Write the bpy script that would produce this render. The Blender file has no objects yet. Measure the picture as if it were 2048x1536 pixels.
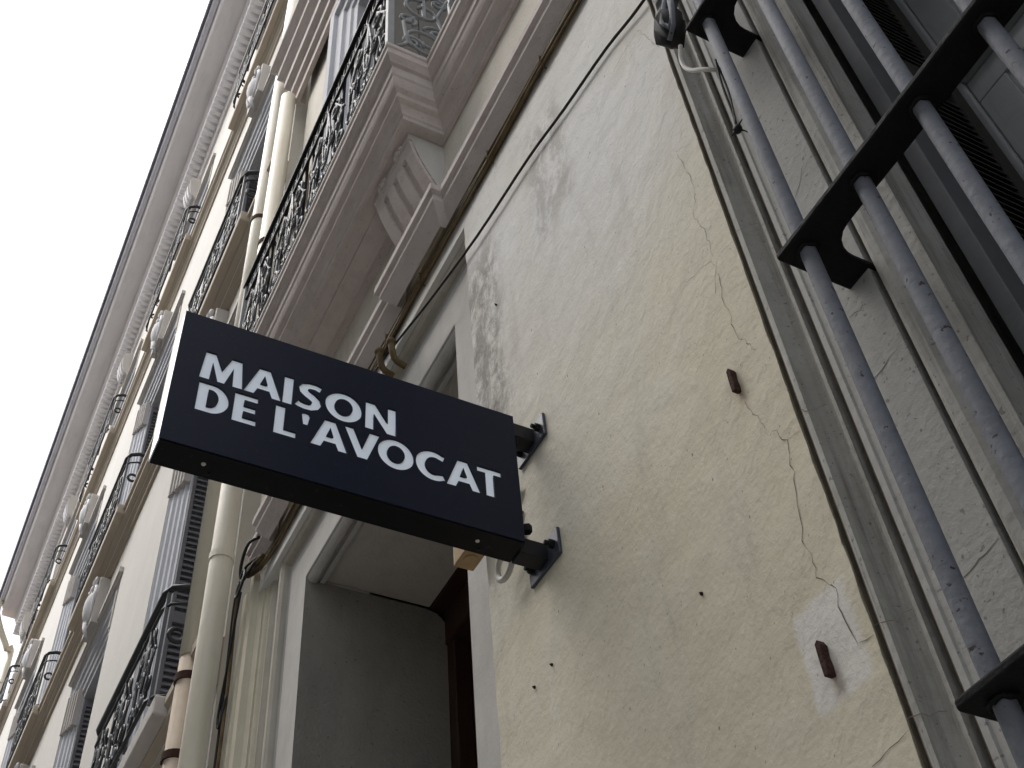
import bpy, bmesh, math, random
from mathutils import Vector, Matrix
random.seed(7)
S = bpy.context.scene
COL = S.collection

# ------------------------------------------------------------------ camera
cam = bpy.data.cameras.new('camera')
cam.sensor_fit = 'HORIZONTAL'; cam.sensor_width = 36.0; cam.lens = 42.281
cam.clip_start = 0.02; cam.clip_end = 2000
co = bpy.data.objects.new('camera', cam); COL.objects.link(co)
RIGHT = Vector((0.4510, 0.8899, -0.0682)); DOWN = Vector((-0.6879, 0.2979, -0.6619)); FWD = Vector((-0.5687, 0.3455, 0.7465))
R3 = Matrix((RIGHT, -DOWN, -FWD)).transposed()
co.matrix_world = Matrix.Translation((0, -1.0, 1.6)) @ R3.to_4x4()
S.camera = co

# ------------------------------------------------------------------ sky, sun, exposure (bright overcast)
SUN_EL, SUN_AZ = math.radians(55), math.radians(212)
w = bpy.data.worlds.new('World'); S.world = w; w.use_nodes = True
wn = w.node_tree.nodes; wl = w.node_tree.links
wn.clear()
sky = wn.new('ShaderNodeTexSky'); sky.sky_type = 'NISHITA'; sky.sun_disc = False
sky.sun_elevation = SUN_EL; sky.sun_rotation = SUN_AZ; sky.dust_density = 4.0; sky.air_density = 1.0; sky.ozone_density = 1.0
hs = wn.new('ShaderNodeHueSaturation'); hs.inputs['Saturation'].default_value = 0.36
bg = wn.new('ShaderNodeBackground'); bg.inputs['Strength'].default_value = 0.15
wo = wn.new('ShaderNodeOutputWorld')
wl.new(sky.outputs[0], hs.inputs['Color']); wl.new(hs.outputs[0], bg.inputs['Color']); wl.new(bg.outputs[0], wo.inputs['Surface'])
sl = bpy.data.lights.new('sun', 'SUN'); sl.energy = 0.5; sl.angle = math.radians(70); sl.color = (1.0, 0.985, 0.965)
so = bpy.data.objects.new('sun', sl); COL.objects.link(so)
sdir = Vector((math.sin(SUN_AZ)*math.cos(SUN_EL), math.cos(SUN_AZ)*math.cos(SUN_EL), math.sin(SUN_EL)))
so.rotation_euler = sdir.to_track_quat('Z', 'Y').to_euler()
S.view_settings.view_transform = 'Standard'; S.view_settings.look = 'None'
S.view_settings.exposure = 1.22; S.view_settings.gamma = 1.0; S.view_settings.use_curve_mapping = False
S.render.engine = 'CYCLES'

# ------------------------------------------------------------------ materials
MATS = {}
def mat(name, base, dark=None, rough=0.85, nscale=6.0, namt=0.5, bump=0.0, bscale=60.0, streak=0.0, streak_col=None,
        metal=0.0, spec=0.3, speck=0.0, speck_col=(0.02, 0.015, 0.012), speck_scale=60.0, sscale=(9, 9, 0.8), spots=None, coat=0.0):
    m = bpy.data.materials.new(name); m.use_nodes = True
    nt = m.node_tree; N = nt.nodes; L = nt.links
    b = N['Principled BSDF']; b.inputs['Roughness'].default_value = rough; b.inputs['Metallic'].default_value = metal
    b.inputs['Specular IOR Level'].default_value = spec
    if coat: b.inputs['Coat Weight'].default_value = coat; b.inputs['Coat Roughness'].default_value = 0.15
    tc = N.new('ShaderNodeNewGeometry')
    pos = tc.outputs['Position']
    dark = dark or tuple(c*0.72 for c in base)
    n = N.new('ShaderNodeTexNoise'); n.inputs['Scale'].default_value = nscale; n.inputs['Detail'].default_value = 8; n.inputs['Roughness'].default_value = 0.62
    L.new(pos, n.inputs['Vector'])
    r = N.new('ShaderNodeValToRGB'); r.color_ramp.elements[0].position = 0.32; r.color_ramp.elements[1].position = 0.68
    L.new(n.outputs['Fac'], r.inputs['Fac'])
    mx = N.new('ShaderNodeMix'); mx.data_type = 'RGBA'
    a = tuple(base[i]*(1-namt)+dark[i]*namt for i in range(3))
    mx.inputs['A'].default_value = (*a, 1); mx.inputs['B'].default_value = (*base, 1)
    L.new(r.outputs['Color'], mx.inputs['Factor'])
    out = mx.outputs['Result']
    def layer(out, fac, col):
        k = N.new('ShaderNodeMix'); k.data_type = 'RGBA'; L.new(fac, k.inputs['Factor']); L.new(out, k.inputs['A'])
        k.inputs['B'].default_value = (*col, 1); return k.outputs['Result']
    if streak:
        mp = N.new('ShaderNodeMapping'); mp.inputs['Scale'].default_value = sscale; L.new(pos, mp.inputs['Vector'])
        n2 = N.new('ShaderNodeTexNoise'); n2.inputs['Scale'].default_value = 1.0; n2.inputs['Detail'].default_value = 6; n2.inputs['Roughness'].default_value = 0.7
        L.new(mp.outputs[0], n2.inputs['Vector'])
        mr = N.new('ShaderNodeMapRange'); mr.inputs['From Min'].default_value = 0.48; mr.inputs['From Max'].default_value = 0.78; mr.inputs['To Max'].default_value = streak
        L.new(n2.outputs['Fac'], mr.inputs['Value'])
        out = layer(out, mr.outputs[0], streak_col or tuple(c*0.45 for c in base))
    if speck:
        n3 = N.new('ShaderNodeTexNoise'); n3.inputs['Scale'].default_value = speck_scale; n3.inputs['Detail'].default_value = 3
        L.new(pos, n3.inputs['Vector'])
        mr = N.new('ShaderNodeMapRange'); mr.inputs['From Min'].default_value = 0.655; mr.inputs['From Max'].default_value = 0.70; mr.inputs['To Max'].default_value = speck
        L.new(n3.outputs['Fac'], mr.inputs['Value']); out = layer(out, mr.outputs[0], speck_col)
    L.new(out, b.inputs['Base Color'])
    if bump:
        n4 = N.new('ShaderNodeTexNoise'); n4.inputs['Scale'].default_value = bscale; n4.inputs['Detail'].default_value = 5; n4.inputs['Roughness'].default_value = 0.55
        L.new(pos, n4.inputs['Vector'])
        bp = N.new('ShaderNodeBump'); bp.inputs['Strength'].default_value = 1.0; bp.inputs['Distance'].default_value = bump
        L.new(n4.outputs['Fac'], bp.inputs['Height']); L.new(bp.outputs[0], b.inputs['Normal'])
    MATS[name] = m
    return m

def wall_material():
    """cream render of the near pier: greyer lime bloom above, yellow paint below, grime blooms, repair patch"""
    m = bpy.data.materials.new('pier_render'); m.use_nodes = True
    nt = m.node_tree; N = nt.nodes; L = nt.links
    b = N['Principled BSDF']; b.inputs['Roughness'].default_value = 0.78; b.inputs['Specular IOR Level'].default_value = 0.35
    g = N.new('ShaderNodeNewGeometry'); pos = g.outputs['Position']
    sx = N.new('ShaderNodeSeparateXYZ'); L.new(pos, sx.inputs[0])
    def noise(scale, detail=6, rough=0.6, mscale=None, dist=0.0):
        n = N.new('ShaderNodeTexNoise'); n.inputs['Scale'].default_value = scale; n.inputs['Detail'].default_value = detail
        n.inputs['Roughness'].default_value = rough; n.inputs['Distortion'].default_value = dist
        if mscale:
            mp = N.new('ShaderNodeMapping'); mp.inputs['Scale'].default_value = mscale; L.new(pos, mp.inputs['Vector']); L.new(mp.outputs[0], n.inputs['Vector'])
        else: L.new(pos, n.inputs['Vector'])
        return n.outputs['Fac']
    def math_(op, a, bb, c=None):
        k = N.new('ShaderNodeMath'); k.operation = op
        for i, v in enumerate((a, bb, c)):
            if v is None: continue
            if isinstance(v, (int, float)): k.inputs[i].default_value = v
            else: L.new(v, k.inputs[i])
        return k.outputs[0]
    def rng(v, a, bb, t0=0.0, t1=1.0, smooth=True):
        k = N.new('ShaderNodeMapRange'); k.interpolation_type = 'SMOOTHSTEP' if smooth else 'LINEAR'
        L.new(v, k.inputs['Value'])
        k.inputs['From Min'].default_value = a; k.inputs['From Max'].default_value = bb; k.inputs['To Min'].default_value = t0; k.inputs['To Max'].default_value = t1
        return k.outputs[0]
    def mix(fac, a, bb):
        k = N.new('ShaderNodeMix'); k.data_type = 'RGBA'; L.new(fac, k.inputs['Factor'])
        for s, v in (('A', a), ('B', bb)):
            if isinstance(v, tuple): k.inputs[s].default_value = (*v, 1)
            else: L.new(v, k.inputs[s])
        return k.outputs['Result']
    Z = sx.outputs['Z']; X = sx.outputs['X']
    zz = math_('ADD', Z, math_('MULTIPLY', math_('SUBTRACT', noise(1.6), 0.5), 1.6))
    zz = math_('ADD', zz, math_('MULTIPLY', X, -0.35))
    col = mix(rng(zz, 3.35, 4.65), (0.64, 0.588, 0.445), (0.645, 0.638, 0.605))
    col = mix(rng(noise(4.5, 8, 0.65), 0.42, 0.66, 0, 0.18), col, (0.72, 0.70, 0.65))
    col = mix(rng(noise(2.2, 5, 0.55, (1.0,1.0,0.7), 0.6), 0.45, 0.68, 0, 0.30), col, (0.52, 0.46, 0.34))
    # run-off streaks
    col = mix(rng(noise(1.0, 7, 0.7, (7, 7, 0.9), 0.15), 0.52, 0.74, 0, 0.34), col, (0.34, 0.30, 0.25))
    # black grime blooms beside the doorway and below the string course
    d1 = math_('MULTIPLY', rng(X, -1.60, -1.72), math_('MULTIPLY', rng(Z, 3.52, 3.75), rng(Z, 4.55, 4.3)))
    d2 = math_('MULTIPLY', math_('MULTIPLY', rng(X, -1.50, -1.42), rng(X, -1.22, -1.3)), math_('MULTIPLY', rng(Z, 4.0, 4.15), rng(Z, 4.65, 4.5)))
    d = math_('MAXIMUM', d1, math_('MULTIPLY', d2, 0.55))
    d = math_('MULTIPLY', d, rng(noise(1.0, 8, 0.72, (16, 16, 9), 0.25), 0.38, 0.60, 0, 0.85))
    col = mix(d, col, (0.17, 0.15, 0.125))
    # tan drip line under the cables
    dr = math_('MULTIPLY', rng(Z, 4.69, 4.79), rng(noise(1.0, 5, 0.6, (9, 9, 2)), 0.3, 0.6, 0.3, 0.9))
    col = mix(dr, col, (0.20, 0.15, 0.07))
    # white repair patch round the lower iron stub
    u = math_('ADD', X, math_('MULTIPLY', math_('SUBTRACT', noise(14.0), 0.5), 0.03))
    v = math_('ADD', Z, math_('MULTIPLY', math_('SUBTRACT', noise(11.0), 0.5), 0.03))
    p1 = math_('MULTIPLY', math_('MULTIPLY', rng(u, -0.985, -0.975), rng(u, -0.862, -0.885)), math_('MULTIPLY', rng(v, 2.42, 2.435), rng(v, 2.59, 2.57)))
    col = mix(math_('MULTIPLY', p1, 0.8), col, (0.72, 0.70, 0.66))
    # rust weeps below the stubs
    for (rx, rz) in ((-0.943, 2.985), (-0.934, 2.435)):
        w1 = math_('MULTIPLY', rng(math_('ABSOLUTE', math_('SUBTRACT', X, rx), 0), 0.016, 0.004), math_('MULTIPLY', rng(Z, rz-0.015, rz+0.01), rng(Z, rz+0.05, rz+0.03)))
        col = mix(math_('MULTIPLY', w1, 0.38), col, (0.26, 0.13, 0.05))
    # pin holes
    def pits(scale, size, keep, amt, col):
        vo = N.new('ShaderNodeTexVoronoi'); vo.inputs['Scale'].default_value = scale
        mp = N.new('ShaderNodeMapping'); mp.inputs['Scale'].default_value = (1.0, 1.0, 0.55); L.new(pos, mp.inputs['Vector']); L.new(mp.outputs[0], vo.inputs['Vector'])
        sc = N.new('ShaderNodeSeparateColor'); L.new(vo.outputs['Color'], sc.inputs[0])
        f = math_('MULTIPLY', rng(vo.outputs['Distance'], size, size*0.4), math_('GREATER_THAN', sc.outputs[0], keep))
        return mix(math_('MULTIPLY', f, amt), col, (0.13, 0.105, 0.08))
    col = pits(34.0, 0.10, 0.88, 0.7, col); col = pits(80.0, 0.15, 0.74, 0.5, col)
    # old brush and scrape marks, paler fills
    col = mix(rng(noise(1.0, 5, 0.6, (30, 30, 4), 1.2), 0.66, 0.74, 0, 0.35), col, (0.72, 0.70, 0.65))
    L.new(col, b.inputs['Base Color'])
    h = math_('ADD', math_('MULTIPLY', noise(85.0, 4, 0.6), 0.42), math_('MULTIPLY', noise(1.0, 4, 0.55, (34, 34, 14)), 0.75))
    h = math_('ADD', h, math_('MULTIPLY', noise(9.0, 3, 0.5), 1.6))
    bp = N.new('ShaderNodeBump'); bp.inputs['Strength'].default_value = 1.0; bp.inputs['Distance'].default_value = 0.0040
    L.new(h, bp.inputs['Height']); L.new(bp.outputs[0], b.inputs['Normal'])
    MATS['pier'] = m
wall_material()
mat('cream', (0.68, 0.645, 0.565), (0.54, 0.50, 0.42), nscale=3, bump=0.002, bscale=70, streak=0.35, streak_col=(0.36, 0.30, 0.20))
mat('pilaster', (0.56, 0.525, 0.41), (0.40, 0.365, 0.27), nscale=4, bump=0.003, bscale=60, streak=0.45, streak_col=(0.30, 0.26, 0.19), sscale=(16, 16, 0.7))
mat('mauve', (0.565, 0.505, 0.47), (0.45, 0.395, 0.365), nscale=7, bump=0.002, bscale=70, streak=0.45, streak_col=(0.27, 0.22, 0.195), sscale=(9, 14, 14), speck=0.2, speck_scale=70)
mat('marble', (0.545, 0.53, 0.495), (0.41, 0.398, 0.37), nscale=7, bump=0.0008, bscale=90, streak=0.4, streak_col=(0.30, 0.285, 0.26), sscale=(20, 20, 4))
mat('surround', (0.50, 0.47, 0.40), (0.33, 0.305, 0.25), nscale=7, bump=0.0015, bscale=90, streak=0.5, streak_col=(0.20, 0.185, 0.16), sscale=(22, 22, 1.0))
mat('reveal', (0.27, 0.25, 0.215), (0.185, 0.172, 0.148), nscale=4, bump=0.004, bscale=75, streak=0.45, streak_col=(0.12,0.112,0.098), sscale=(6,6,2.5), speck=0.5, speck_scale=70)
mat('door_soffit', (0.56, 0.515, 0.445), (0.45, 0.41, 0.35), nscale=4, bump=0.003, bscale=75, streak=0.3)
mat('architrave', (0.43, 0.42, 0.385), (0.26, 0.252, 0.225), nscale=9, bump=0.003, bscale=60, streak=0.85, streak_col=(0.09, 0.082, 0.068), sscale=(45, 45, 2.2), speck=0.45, speck_scale=110)
mat('architrave_panel', (0.42, 0.415, 0.39), (0.31, 0.306, 0.285), nscale=5, bump=0.002, bscale=80, streak=0.3, streak_col=(0.20, 0.19, 0.17), sscale=(18, 18, 1.2), speck=0.45, speck_scale=110)
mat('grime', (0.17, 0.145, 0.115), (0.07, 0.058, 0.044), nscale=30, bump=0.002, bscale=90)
mat('iron_black', (0.012, 0.0118, 0.012), (0.007, 0.007, 0.007), rough=0.75, nscale=40, bump=0.004, bscale=45, spec=0.15)
mat('iron_blue', (0.150, 0.160, 0.182), (0.105, 0.112, 0.13), rough=0.72, nscale=30, bump=0.0025, bscale=60, streak=0.3, streak_col=(0.10,0.085,0.075), sscale=(40,40,6), speck=0.95, speck_col=(0.024, 0.014, 0.010), speck_scale=85, spec=0.4)
mat('shutter', (0.13, 0.135, 0.14), (0.08, 0.082, 0.085), rough=0.7, nscale=14, bump=0.001)
mat('louvre', (0.055, 0.052, 0.047), (0.03, 0.029, 0.026), rough=0.9, spec=0.04, nscale=25, bump=0.001)
mat('casement', (0.27, 0.28, 0.285), (0.19, 0.197, 0.20), rough=0.7, nscale=12, bump=0.0006, streak=0.4, streak_col=(0.10,0.10,0.098), sscale=(30,30,3))
mat('rust', (0.060, 0.027, 0.018), (0.022, 0.012, 0.009), rough=0.95, nscale=60, bump=0.003, bscale=150)
mat('crack', (0.16, 0.135, 0.105), rough=1.0)
mat('cable_black', (0.016, 0.015, 0.014), rough=0.6)
mat('cable_tan', (0.16, 0.115, 0.055), (0.06, 0.04, 0.02), rough=0.85, nscale=25, namt=0.9)
mat('conduit', (0.55, 0.53, 0.48), (0.40, 0.38, 0.33), rough=0.6, nscale=20)
mat('box_ochre', (0.46, 0.33, 0.17), (0.30, 0.19, 0.09), rough=0.7, nscale=25, namt=0.8)
mat('door_wood', (0.045, 0.022, 0.015), (0.03, 0.014, 0.009), rough=0.45, nscale=1.0, streak=0.6, streak_col=(0.02, 0.01, 0.007), sscale=(40, 40, 2))
mat('sign_navy', (0.0045, 0.0072, 0.022), (0.0036, 0.0056, 0.017), rough=0.36, nscale=5, spec=0.17, bump=0.00025, bscale=9, streak=0.22, streak_col=(0.016,0.019,0.029), sscale=(5,5,1.2), speck=0.10, speck_col=(0.10,0.10,0.10), speck_scale=130)
mat('sign_edge', (0.0055, 0.0055, 0.0065), (0.0035, 0.0035, 0.004), rough=0.5, nscale=18, spec=0.15, speck=0.12, speck_col=(0.12, 0.115, 0.105), speck_scale=40)
mat('sign_end', (0.80, 0.84, 0.89), (0.74, 0.78, 0.84), rough=0.25, metal=0.0, spec=0.6, nscale=6)  # pale base colour stands in for the sky reflected in the end panel
mat('letter_white', (0.84, 0.90, 0.97), (0.81, 0.87, 0.94), rough=0.35, nscale=8)
lm = MATS['letter_white'].node_tree.nodes['Principled BSDF']      # acrylic letters, faint glow added to lift their brightness
lm.inputs['Emission Color'].default_value = (0.80, 0.88, 1.0, 1); lm.inputs['Emission Strength'].default_value = 0.045
mat('bracket', (0.008, 0.0085, 0.011), (0.005, 0.0055, 0.007), rough=0.5, nscale=30, spec=0.3)
mat('plate', (0.045, 0.052, 0.070), (0.03, 0.035, 0.048), rough=0.40, nscale=30, spec=0.5)
mat('railing', (0.10, 0.105, 0.11), (0.05, 0.052, 0.055), rough=0.5, nscale=25, spec=0.5)
mat('railing_dark', (0.012, 0.012, 0.013), (0.007, 0.007, 0.008), rough=0.6, spec=0.2, nscale=25)
mat('rail_grey', (0.27, 0.285, 0.285), (0.19, 0.20, 0.20), rough=0.55, nscale=15)
mat('pipe', (0.68, 0.635, 0.52), (0.56, 0.515, 0.40), rough=0.5, nscale=4, streak=0.5, streak_col=(0.36, 0.32, 0.22), sscale=(14, 14, 1.1), bump=0.002, bscale=14, spec=0.45)
mat('pipe_tan', (0.46, 0.38, 0.29), (0.33, 0.26, 0.19), rough=0.7, nscale=12)
mat('far_wall', (0.645, 0.625, 0.575), (0.56, 0.54, 0.49), nscale=3, bump=0.002, bscale=40, streak=0.35, streak_col=(0.52, 0.49, 0.44), sscale=(8, 8, 0.6))
mat('far_tan', (0.46, 0.40, 0.32), (0.36, 0.31, 0.245), nscale=5, bump=0.001, streak=0.3, streak_col=(0.28, 0.22, 0.155), sscale=(5, 5, 5))
mat('far_stone', (0.56, 0.525, 0.485), (0.46, 0.43, 0.395), nscale=6, bump=0.001, streak=0.4, streak_col=(0.35, 0.32, 0.29), sscale=(14, 14, 1.0))
mat('far_arch', (0.60, 0.61, 0.635), (0.47, 0.48, 0.50), nscale=6, streak=0.5, streak_col=(0.34, 0.34, 0.35), sscale=(26, 26, 0.8))
mat('shield', (0.66, 0.65, 0.65), (0.52, 0.51, 0.50), nscale=10, bump=0.003, bscale=40)
mat('soffit', (0.78, 0.765, 0.765), (0.69, 0.675, 0.67), nscale=3, streak=0.3, sscale=(2, 9, 9))
mat('gutter', (0.20, 0.21, 0.25), (0.13, 0.137, 0.165), rough=0.45, nscale=5, metal=0.2, streak=0.3)
mat('fascia', (0.60, 0.61, 0.66), (0.48, 0.49, 0.53), rough=0.5, nscale=5, streak=0.5, streak_col=(0.33,0.33,0.36), sscale=(6, 6, 6))
mat('far_shutter', (0.22, 0.21, 0.22), (0.16, 0.155, 0.16), nscale=8)
mat('far_iron', (0.030, 0.031, 0.033), rough=0.5, nscale=20)
mat('asphalt', (0.30, 0.295, 0.285), (0.24, 0.236, 0.23), nscale=20, bump=0.004, bscale=90)
mat('paving', (0.44, 0.43, 0.41), (0.2, 0.19, 0.18), nscale=8, bump=0.002)
mat('opp_wall', (0.52, 0.51, 0.49), nscale=3)
mat('kerb', (0.33, 0.32, 0.30), nscale=10)
mat('roof_tile', (0.34, 0.20, 0.13), (0.24, 0.14, 0.09), nscale=9)
mg = bpy.data.materials.new('glass_dark'); mg.use_nodes = True
bb = mg.node_tree.nodes['Principled BSDF']; bb.inputs['Base Color'].default_value = (0.006, 0.0065, 0.0075, 1); bb.inputs['Roughness'].default_value = 0.08; bb.inputs['Specular IOR Level'].default_value = 0.0
MATS['glass'] = mg

# ------------------------------------------------------------------ builders
class MB:
    """collects shapes; build() links them as one mesh object"""
    def __init__(s): s.v = []; s.f = []
    def add(s, vs, fs):
        k = len(s.v); s.v += [tuple(v) for v in vs]; s.f += [tuple(i+k for i in f) for f in fs]; return s
    def box(s, x0, x1, y0, y1, z0, z1):
        return s.add([(x0,y0,z0),(x1,y0,z0),(x1,y1,z0),(x0,y1,z0),(x0,y0,z1),(x1,y0,z1),(x1,y1,z1),(x0,y1,z1)],
                     [(0,3,2,1),(4,5,6,7),(0,1,5,4),(1,2,6,5),(2,3,7,6),(3,0,4,7)])
    def prism(s, pts, axis, a, b):
        """closed outline extruded along an axis: axis x: (y,z), y: (x,z), z: (x,y)"""
        n = len(pts)
        def P(p, t): return (t,p[0],p[1]) if axis=='x' else ((p[0],t,p[1]) if axis=='y' else (p[0],p[1],t))
        vs = [P(p,a) for p in pts]+[P(p,b) for p in pts]
        fs = [tuple(range(n)), tuple(range(2*n-1,n-1,-1))]+[(i,i+n,(i+1)%n+n,(i+1)%n) for i in range(n)]
        return s.add(vs, fs)
    def tube(s, pts, r, n=8, closed=False, r2=None):
        pts = [Vector(p) for p in pts]; m = len(pts); rings = []
        t0 = (pts[1]-pts[0]).normalized(); ref = Vector((0,0,1)) if abs(t0.z)<0.9 else Vector((1,0,0))
        nrm = t0.cross(ref).normalized()
        for i,p in enumerate(pts):
            t = ((pts[min(i+1,m-1)]-pts[max(i-1,0)])).normalized()
            nrm = (nrm - t*nrm.dot(t)).normalized(); bn = t.cross(nrm)
            rr = r if r2 is None else r+(r2-r)*i/(m-1)
            rings.append([p+nrm*math.cos(2*math.pi*k/n)*rr+bn*math.sin(2*math.pi*k/n)*rr for k in range(n)])
        vs = [v for g in rings for v in g]
        fs = [(i*n+k,(i+1)*n+k,(i+1)*n+(k+1)%n,i*n+(k+1)%n) for i in range(m-1) for k in range(n)]
        fs += [tuple(range(n-1,-1,-1)), tuple((m-1)*n+k for k in range(n))]
        return s.add(vs, fs)
    def uframe(s, xl, xr, z0, zt, prof):
        """architrave: profile of (outward offset, y) swept up one jamb, over the head and down the other"""
        n = len(prof); path = lambda o: [(xl-o,z0),(xl-o,zt+o),(xr+o,zt+o),(xr+o,z0)]
        vs = []
        for k in range(4):
            for o,y in prof: q = path(o)[k]; vs.append((q[0],y,q[1]))
        fs = [(k*n+i,(k+1)*n+i,(k+1)*n+(i+1)%n,k*n+(i+1)%n) for k in range(3) for i in range(n)]
        fs += [tuple(range(n)), tuple(3*n+i for i in range(n-1,-1,-1))]
        return s.add(vs, fs)
    def sweep(s, path, prof):
        """plan path (axis-aligned, wall on the right-hand side), profile of (projection, z), mitred"""
        m = len(path); n = len(prof); vs = []
        def nr(i): d = (Vector(path[i+1])-Vector(path[i])).normalized(); return Vector((-d.y, d.x))
        for i in range(m):
            a = nr(i-1) if i>0 else None; b = nr(i) if i<m-1 else None
            off = (a if b is None else b if a is None else (a+b))
            for p,z in prof: vs.append((path[i][0]+off.x*p, path[i][1]+off.y*p, z))
        fs = [(k*n+i,(k+1)*n+i,(k+1)*n+(i+1)%n,k*n+(i+1)%n) for k in range(m-1) for i in range(n)]
        fs += [tuple(range(n)), tuple((m-1)*n+i for i in range(n-1,-1,-1))]
        return s.add(vs, fs)
    def ball(s, c, r, nu=12, nv=8):
        vs = []; fs = []
        for j in range(nv+1):
            t = math.pi*j/nv
            for i in range(nu):
                a = 2*math.pi*i/nu; vs.append((c[0]+r[0]*math.sin(t)*math.cos(a), c[1]+r[1]*math.sin(t)*math.sin(a), c[2]+r[2]*math.cos(t)))
        for j in range(nv):
            for i in range(nu): fs.append((j*nu+i,(j+1)*nu+i,(j+1)*nu+(i+1)%nu,j*nu+(i+1)%nu))
        return s.add(vs, fs)
    def build(s, name, m, parent=None, smooth=False, bevel=0.0):
        me = bpy.data.meshes.new(name); me.from_pydata(s.v, [], s.f)
        bm = bmesh.new(); bm.from_mesh(me); bmesh.ops.recalc_face_normals(bm, faces=bm.faces); bm.to_mesh(me); bm.free()
        me.materials.append(MATS[m])
        if smooth:
            for p in me.polygons: p.use_smooth = True
        o = bpy.data.objects.new(name, me); COL.objects.link(o)
        if parent: o.parent = parent
        if bevel:
            md = o.modifiers.new('bevel', 'BEVEL'); md.width = bevel; md.segments = 2; md.limit_method = 'ANGLE'; md.angle_limit = math.radians(40)
        return o
def smooth_edges(o, ang=35):
    for p in o.data.polygons: p.use_smooth = True
    bm = bmesh.new(); bm.from_mesh(o.data)
    for e in bm.edges: e.smooth = not (len(e.link_faces)==2 and e.calc_face_angle(0) > math.radians(ang))
    bm.to_mesh(o.data); bm.free(); return o
def inst(src, name, parent=None, loc=(0,0,0)):
    o = bpy.data.objects.new(name, src.data); COL.objects.link(o); o.location = loc; o.parent = parent; return o
def tag(o, label=None, cat=None, group=None, kind=None):
    if label: o['label'] = label
    if cat: o['category'] = cat
    if group: o['group'] = group
    if kind: o['kind'] = kind
    return o
def empty(name, loc=(0,0,0)):
    """thing root; children are given in world coordinates, so the root stays at the origin unless moved"""
    o = bpy.data.objects.new(name, None); COL.objects.link(o); o.location = loc; o.empty_display_size = 0.2; return o
def arc(cx, cz, r, a0, a1, n=12):
    return [(cx+r*math.cos(a0+(a1-a0)*i/n), cz+r*math.sin(a0+(a1-a0)*i/n)) for i in range(n+1)]
def spiral(cx, cz, r0, r1, a0, turns, n=26):
    return [(cx+(r0+(r1-r0)*i/n)*math.cos(a0+turns*2*math.pi*i/n), cz+(r0+(r1-r0)*i/n)*math.sin(a0+turns*2*math.pi*i/n)) for i in range(n+1)]

# ------------------------------------------------------------------ ground
tag(MB().box(-400, 400, -300, 300, -0.5, -0.15).build('ground', 'asphalt'), kind='structure')
tag(MB().box(-120, 60, -1.9, 0.5, -0.16, 0.0).build('pavement', 'paving'), kind='structure')
tag(MB().box(-120, 60, -2.05, -1.9, -0.16, 0.004).build('kerb', 'kerb'), kind='structure')

# houses across the narrow street (they close the street canyon and bounce its light)
OP = tag(empty('opposite_house'), 'long pale house row across the street from the cream house', 'building')
MB().box(-60, 7, -15.4, -7.0, 0, 14.5).build('wall', 'opp_wall', OP)
MB().prism([(-6.7,14.4),(-6.7,14.6),(-11.4,16.4),(-15.8,14.6),(-15.8,14.4)], 'x', -60.3, 7.3).build('roof', 'roof_tile', OP)
ow = None
for k in range(21):
    for z in (1.0, 4.6, 8.2, 11.4):
        if ow is None: ow = MB().box(-0.55,0.55,-7.03,-6.97,0,2.2).build('window', 'glass', OP); ow.location = (5-3.3*k,0,z)
        else: inst(ow, 'window', OP, (5-3.3*k,0,z))
# ================================================================== NEAR BUILDING
A = tag(empty('town_house'), 'cream rendered town house with barred window, doorway and shallow iron balcony', 'building')
DXL, DXR, DH = -3.30, -2.025, 4.45      # door opening
WXL, WXR, WT = -0.545, 0.60, 4.25       # barred window opening
# -- wall (one skin with its openings)
wall = MB()
random.seed(17)
zl = [0.0]+[1.2+0.035*i for i in range(99)]+[4.678]; zr = [4.86]+[4.6-0.03*i for i in range(110)]+[0.0]
lf_ = [(-1.832+(random.uniform(-.0028,.0028) if 0 < i < len(zl)-1 else 0)+0.002*math.sin(z*5.1), z) for i, z in enumerate(zl)]+[(-1.832,4.679),(-1.832,4.86)]
rt_ = [(-0.852+(random.uniform(-.0014,.0016) if 0 < i < len(zr)-1 else 0), z) for i, z in enumerate(zr)]
wall.prism(lf_+rt_, 'y', 0.0, 0.32)                    # pier between doorway and window, edges worn
wall.box(-3.78, -1.8325, 0.0, 0.32, 4.68, 4.86)         # strip over the doorway
wall.box(-0.852, 0.90, 0.0, 0.32, 4.50, 4.86)
wall.box(0.90, 3.0, 0.0, 0.32, 0, 4.86)
wall.box(-0.852, 0.90, 0.0, 0.32, 0, 1.35)
pier = wall.build('wall', 'pier', A)
uw = MB(); uw.box(-3.95, -2.95, 0.02, 0.5, 4.86, 10.6); uw.box(-1.75, 3.0, 0.02, 0.5, 4.86, 10.6); uw.box(-2.95, -1.75, 0.02, 0.5, 4.86, 5.62); uw.box(-2.95, -1.75, 0.02, 0.5, 8.55, 10.6)
uw.build('upper_wall', 'cream', A)
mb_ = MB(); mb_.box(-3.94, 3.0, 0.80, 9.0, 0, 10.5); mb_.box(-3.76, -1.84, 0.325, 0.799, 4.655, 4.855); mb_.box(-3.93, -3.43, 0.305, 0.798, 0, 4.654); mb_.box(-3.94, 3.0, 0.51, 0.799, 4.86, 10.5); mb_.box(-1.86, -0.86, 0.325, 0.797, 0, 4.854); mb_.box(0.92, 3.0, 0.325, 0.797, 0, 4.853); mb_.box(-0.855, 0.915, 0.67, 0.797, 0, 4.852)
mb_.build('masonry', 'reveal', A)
pl = MB()
pl.prism([(-3.70,0.05),(-3.70,0.012),(-3.735,0.004),(-3.75,-0.02),(-3.80,-0.02),(-3.815,0.0),(-3.86,0.004),(-3.875,-0.012),(-3.92,-0.012),(-3.93,0.02),(-3.98,0.03),(-3.98,0.3),(-3.70,0.3)], 'z', 0, 4.78)
pl.build('pilaster', 'pilaster', A)
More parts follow.
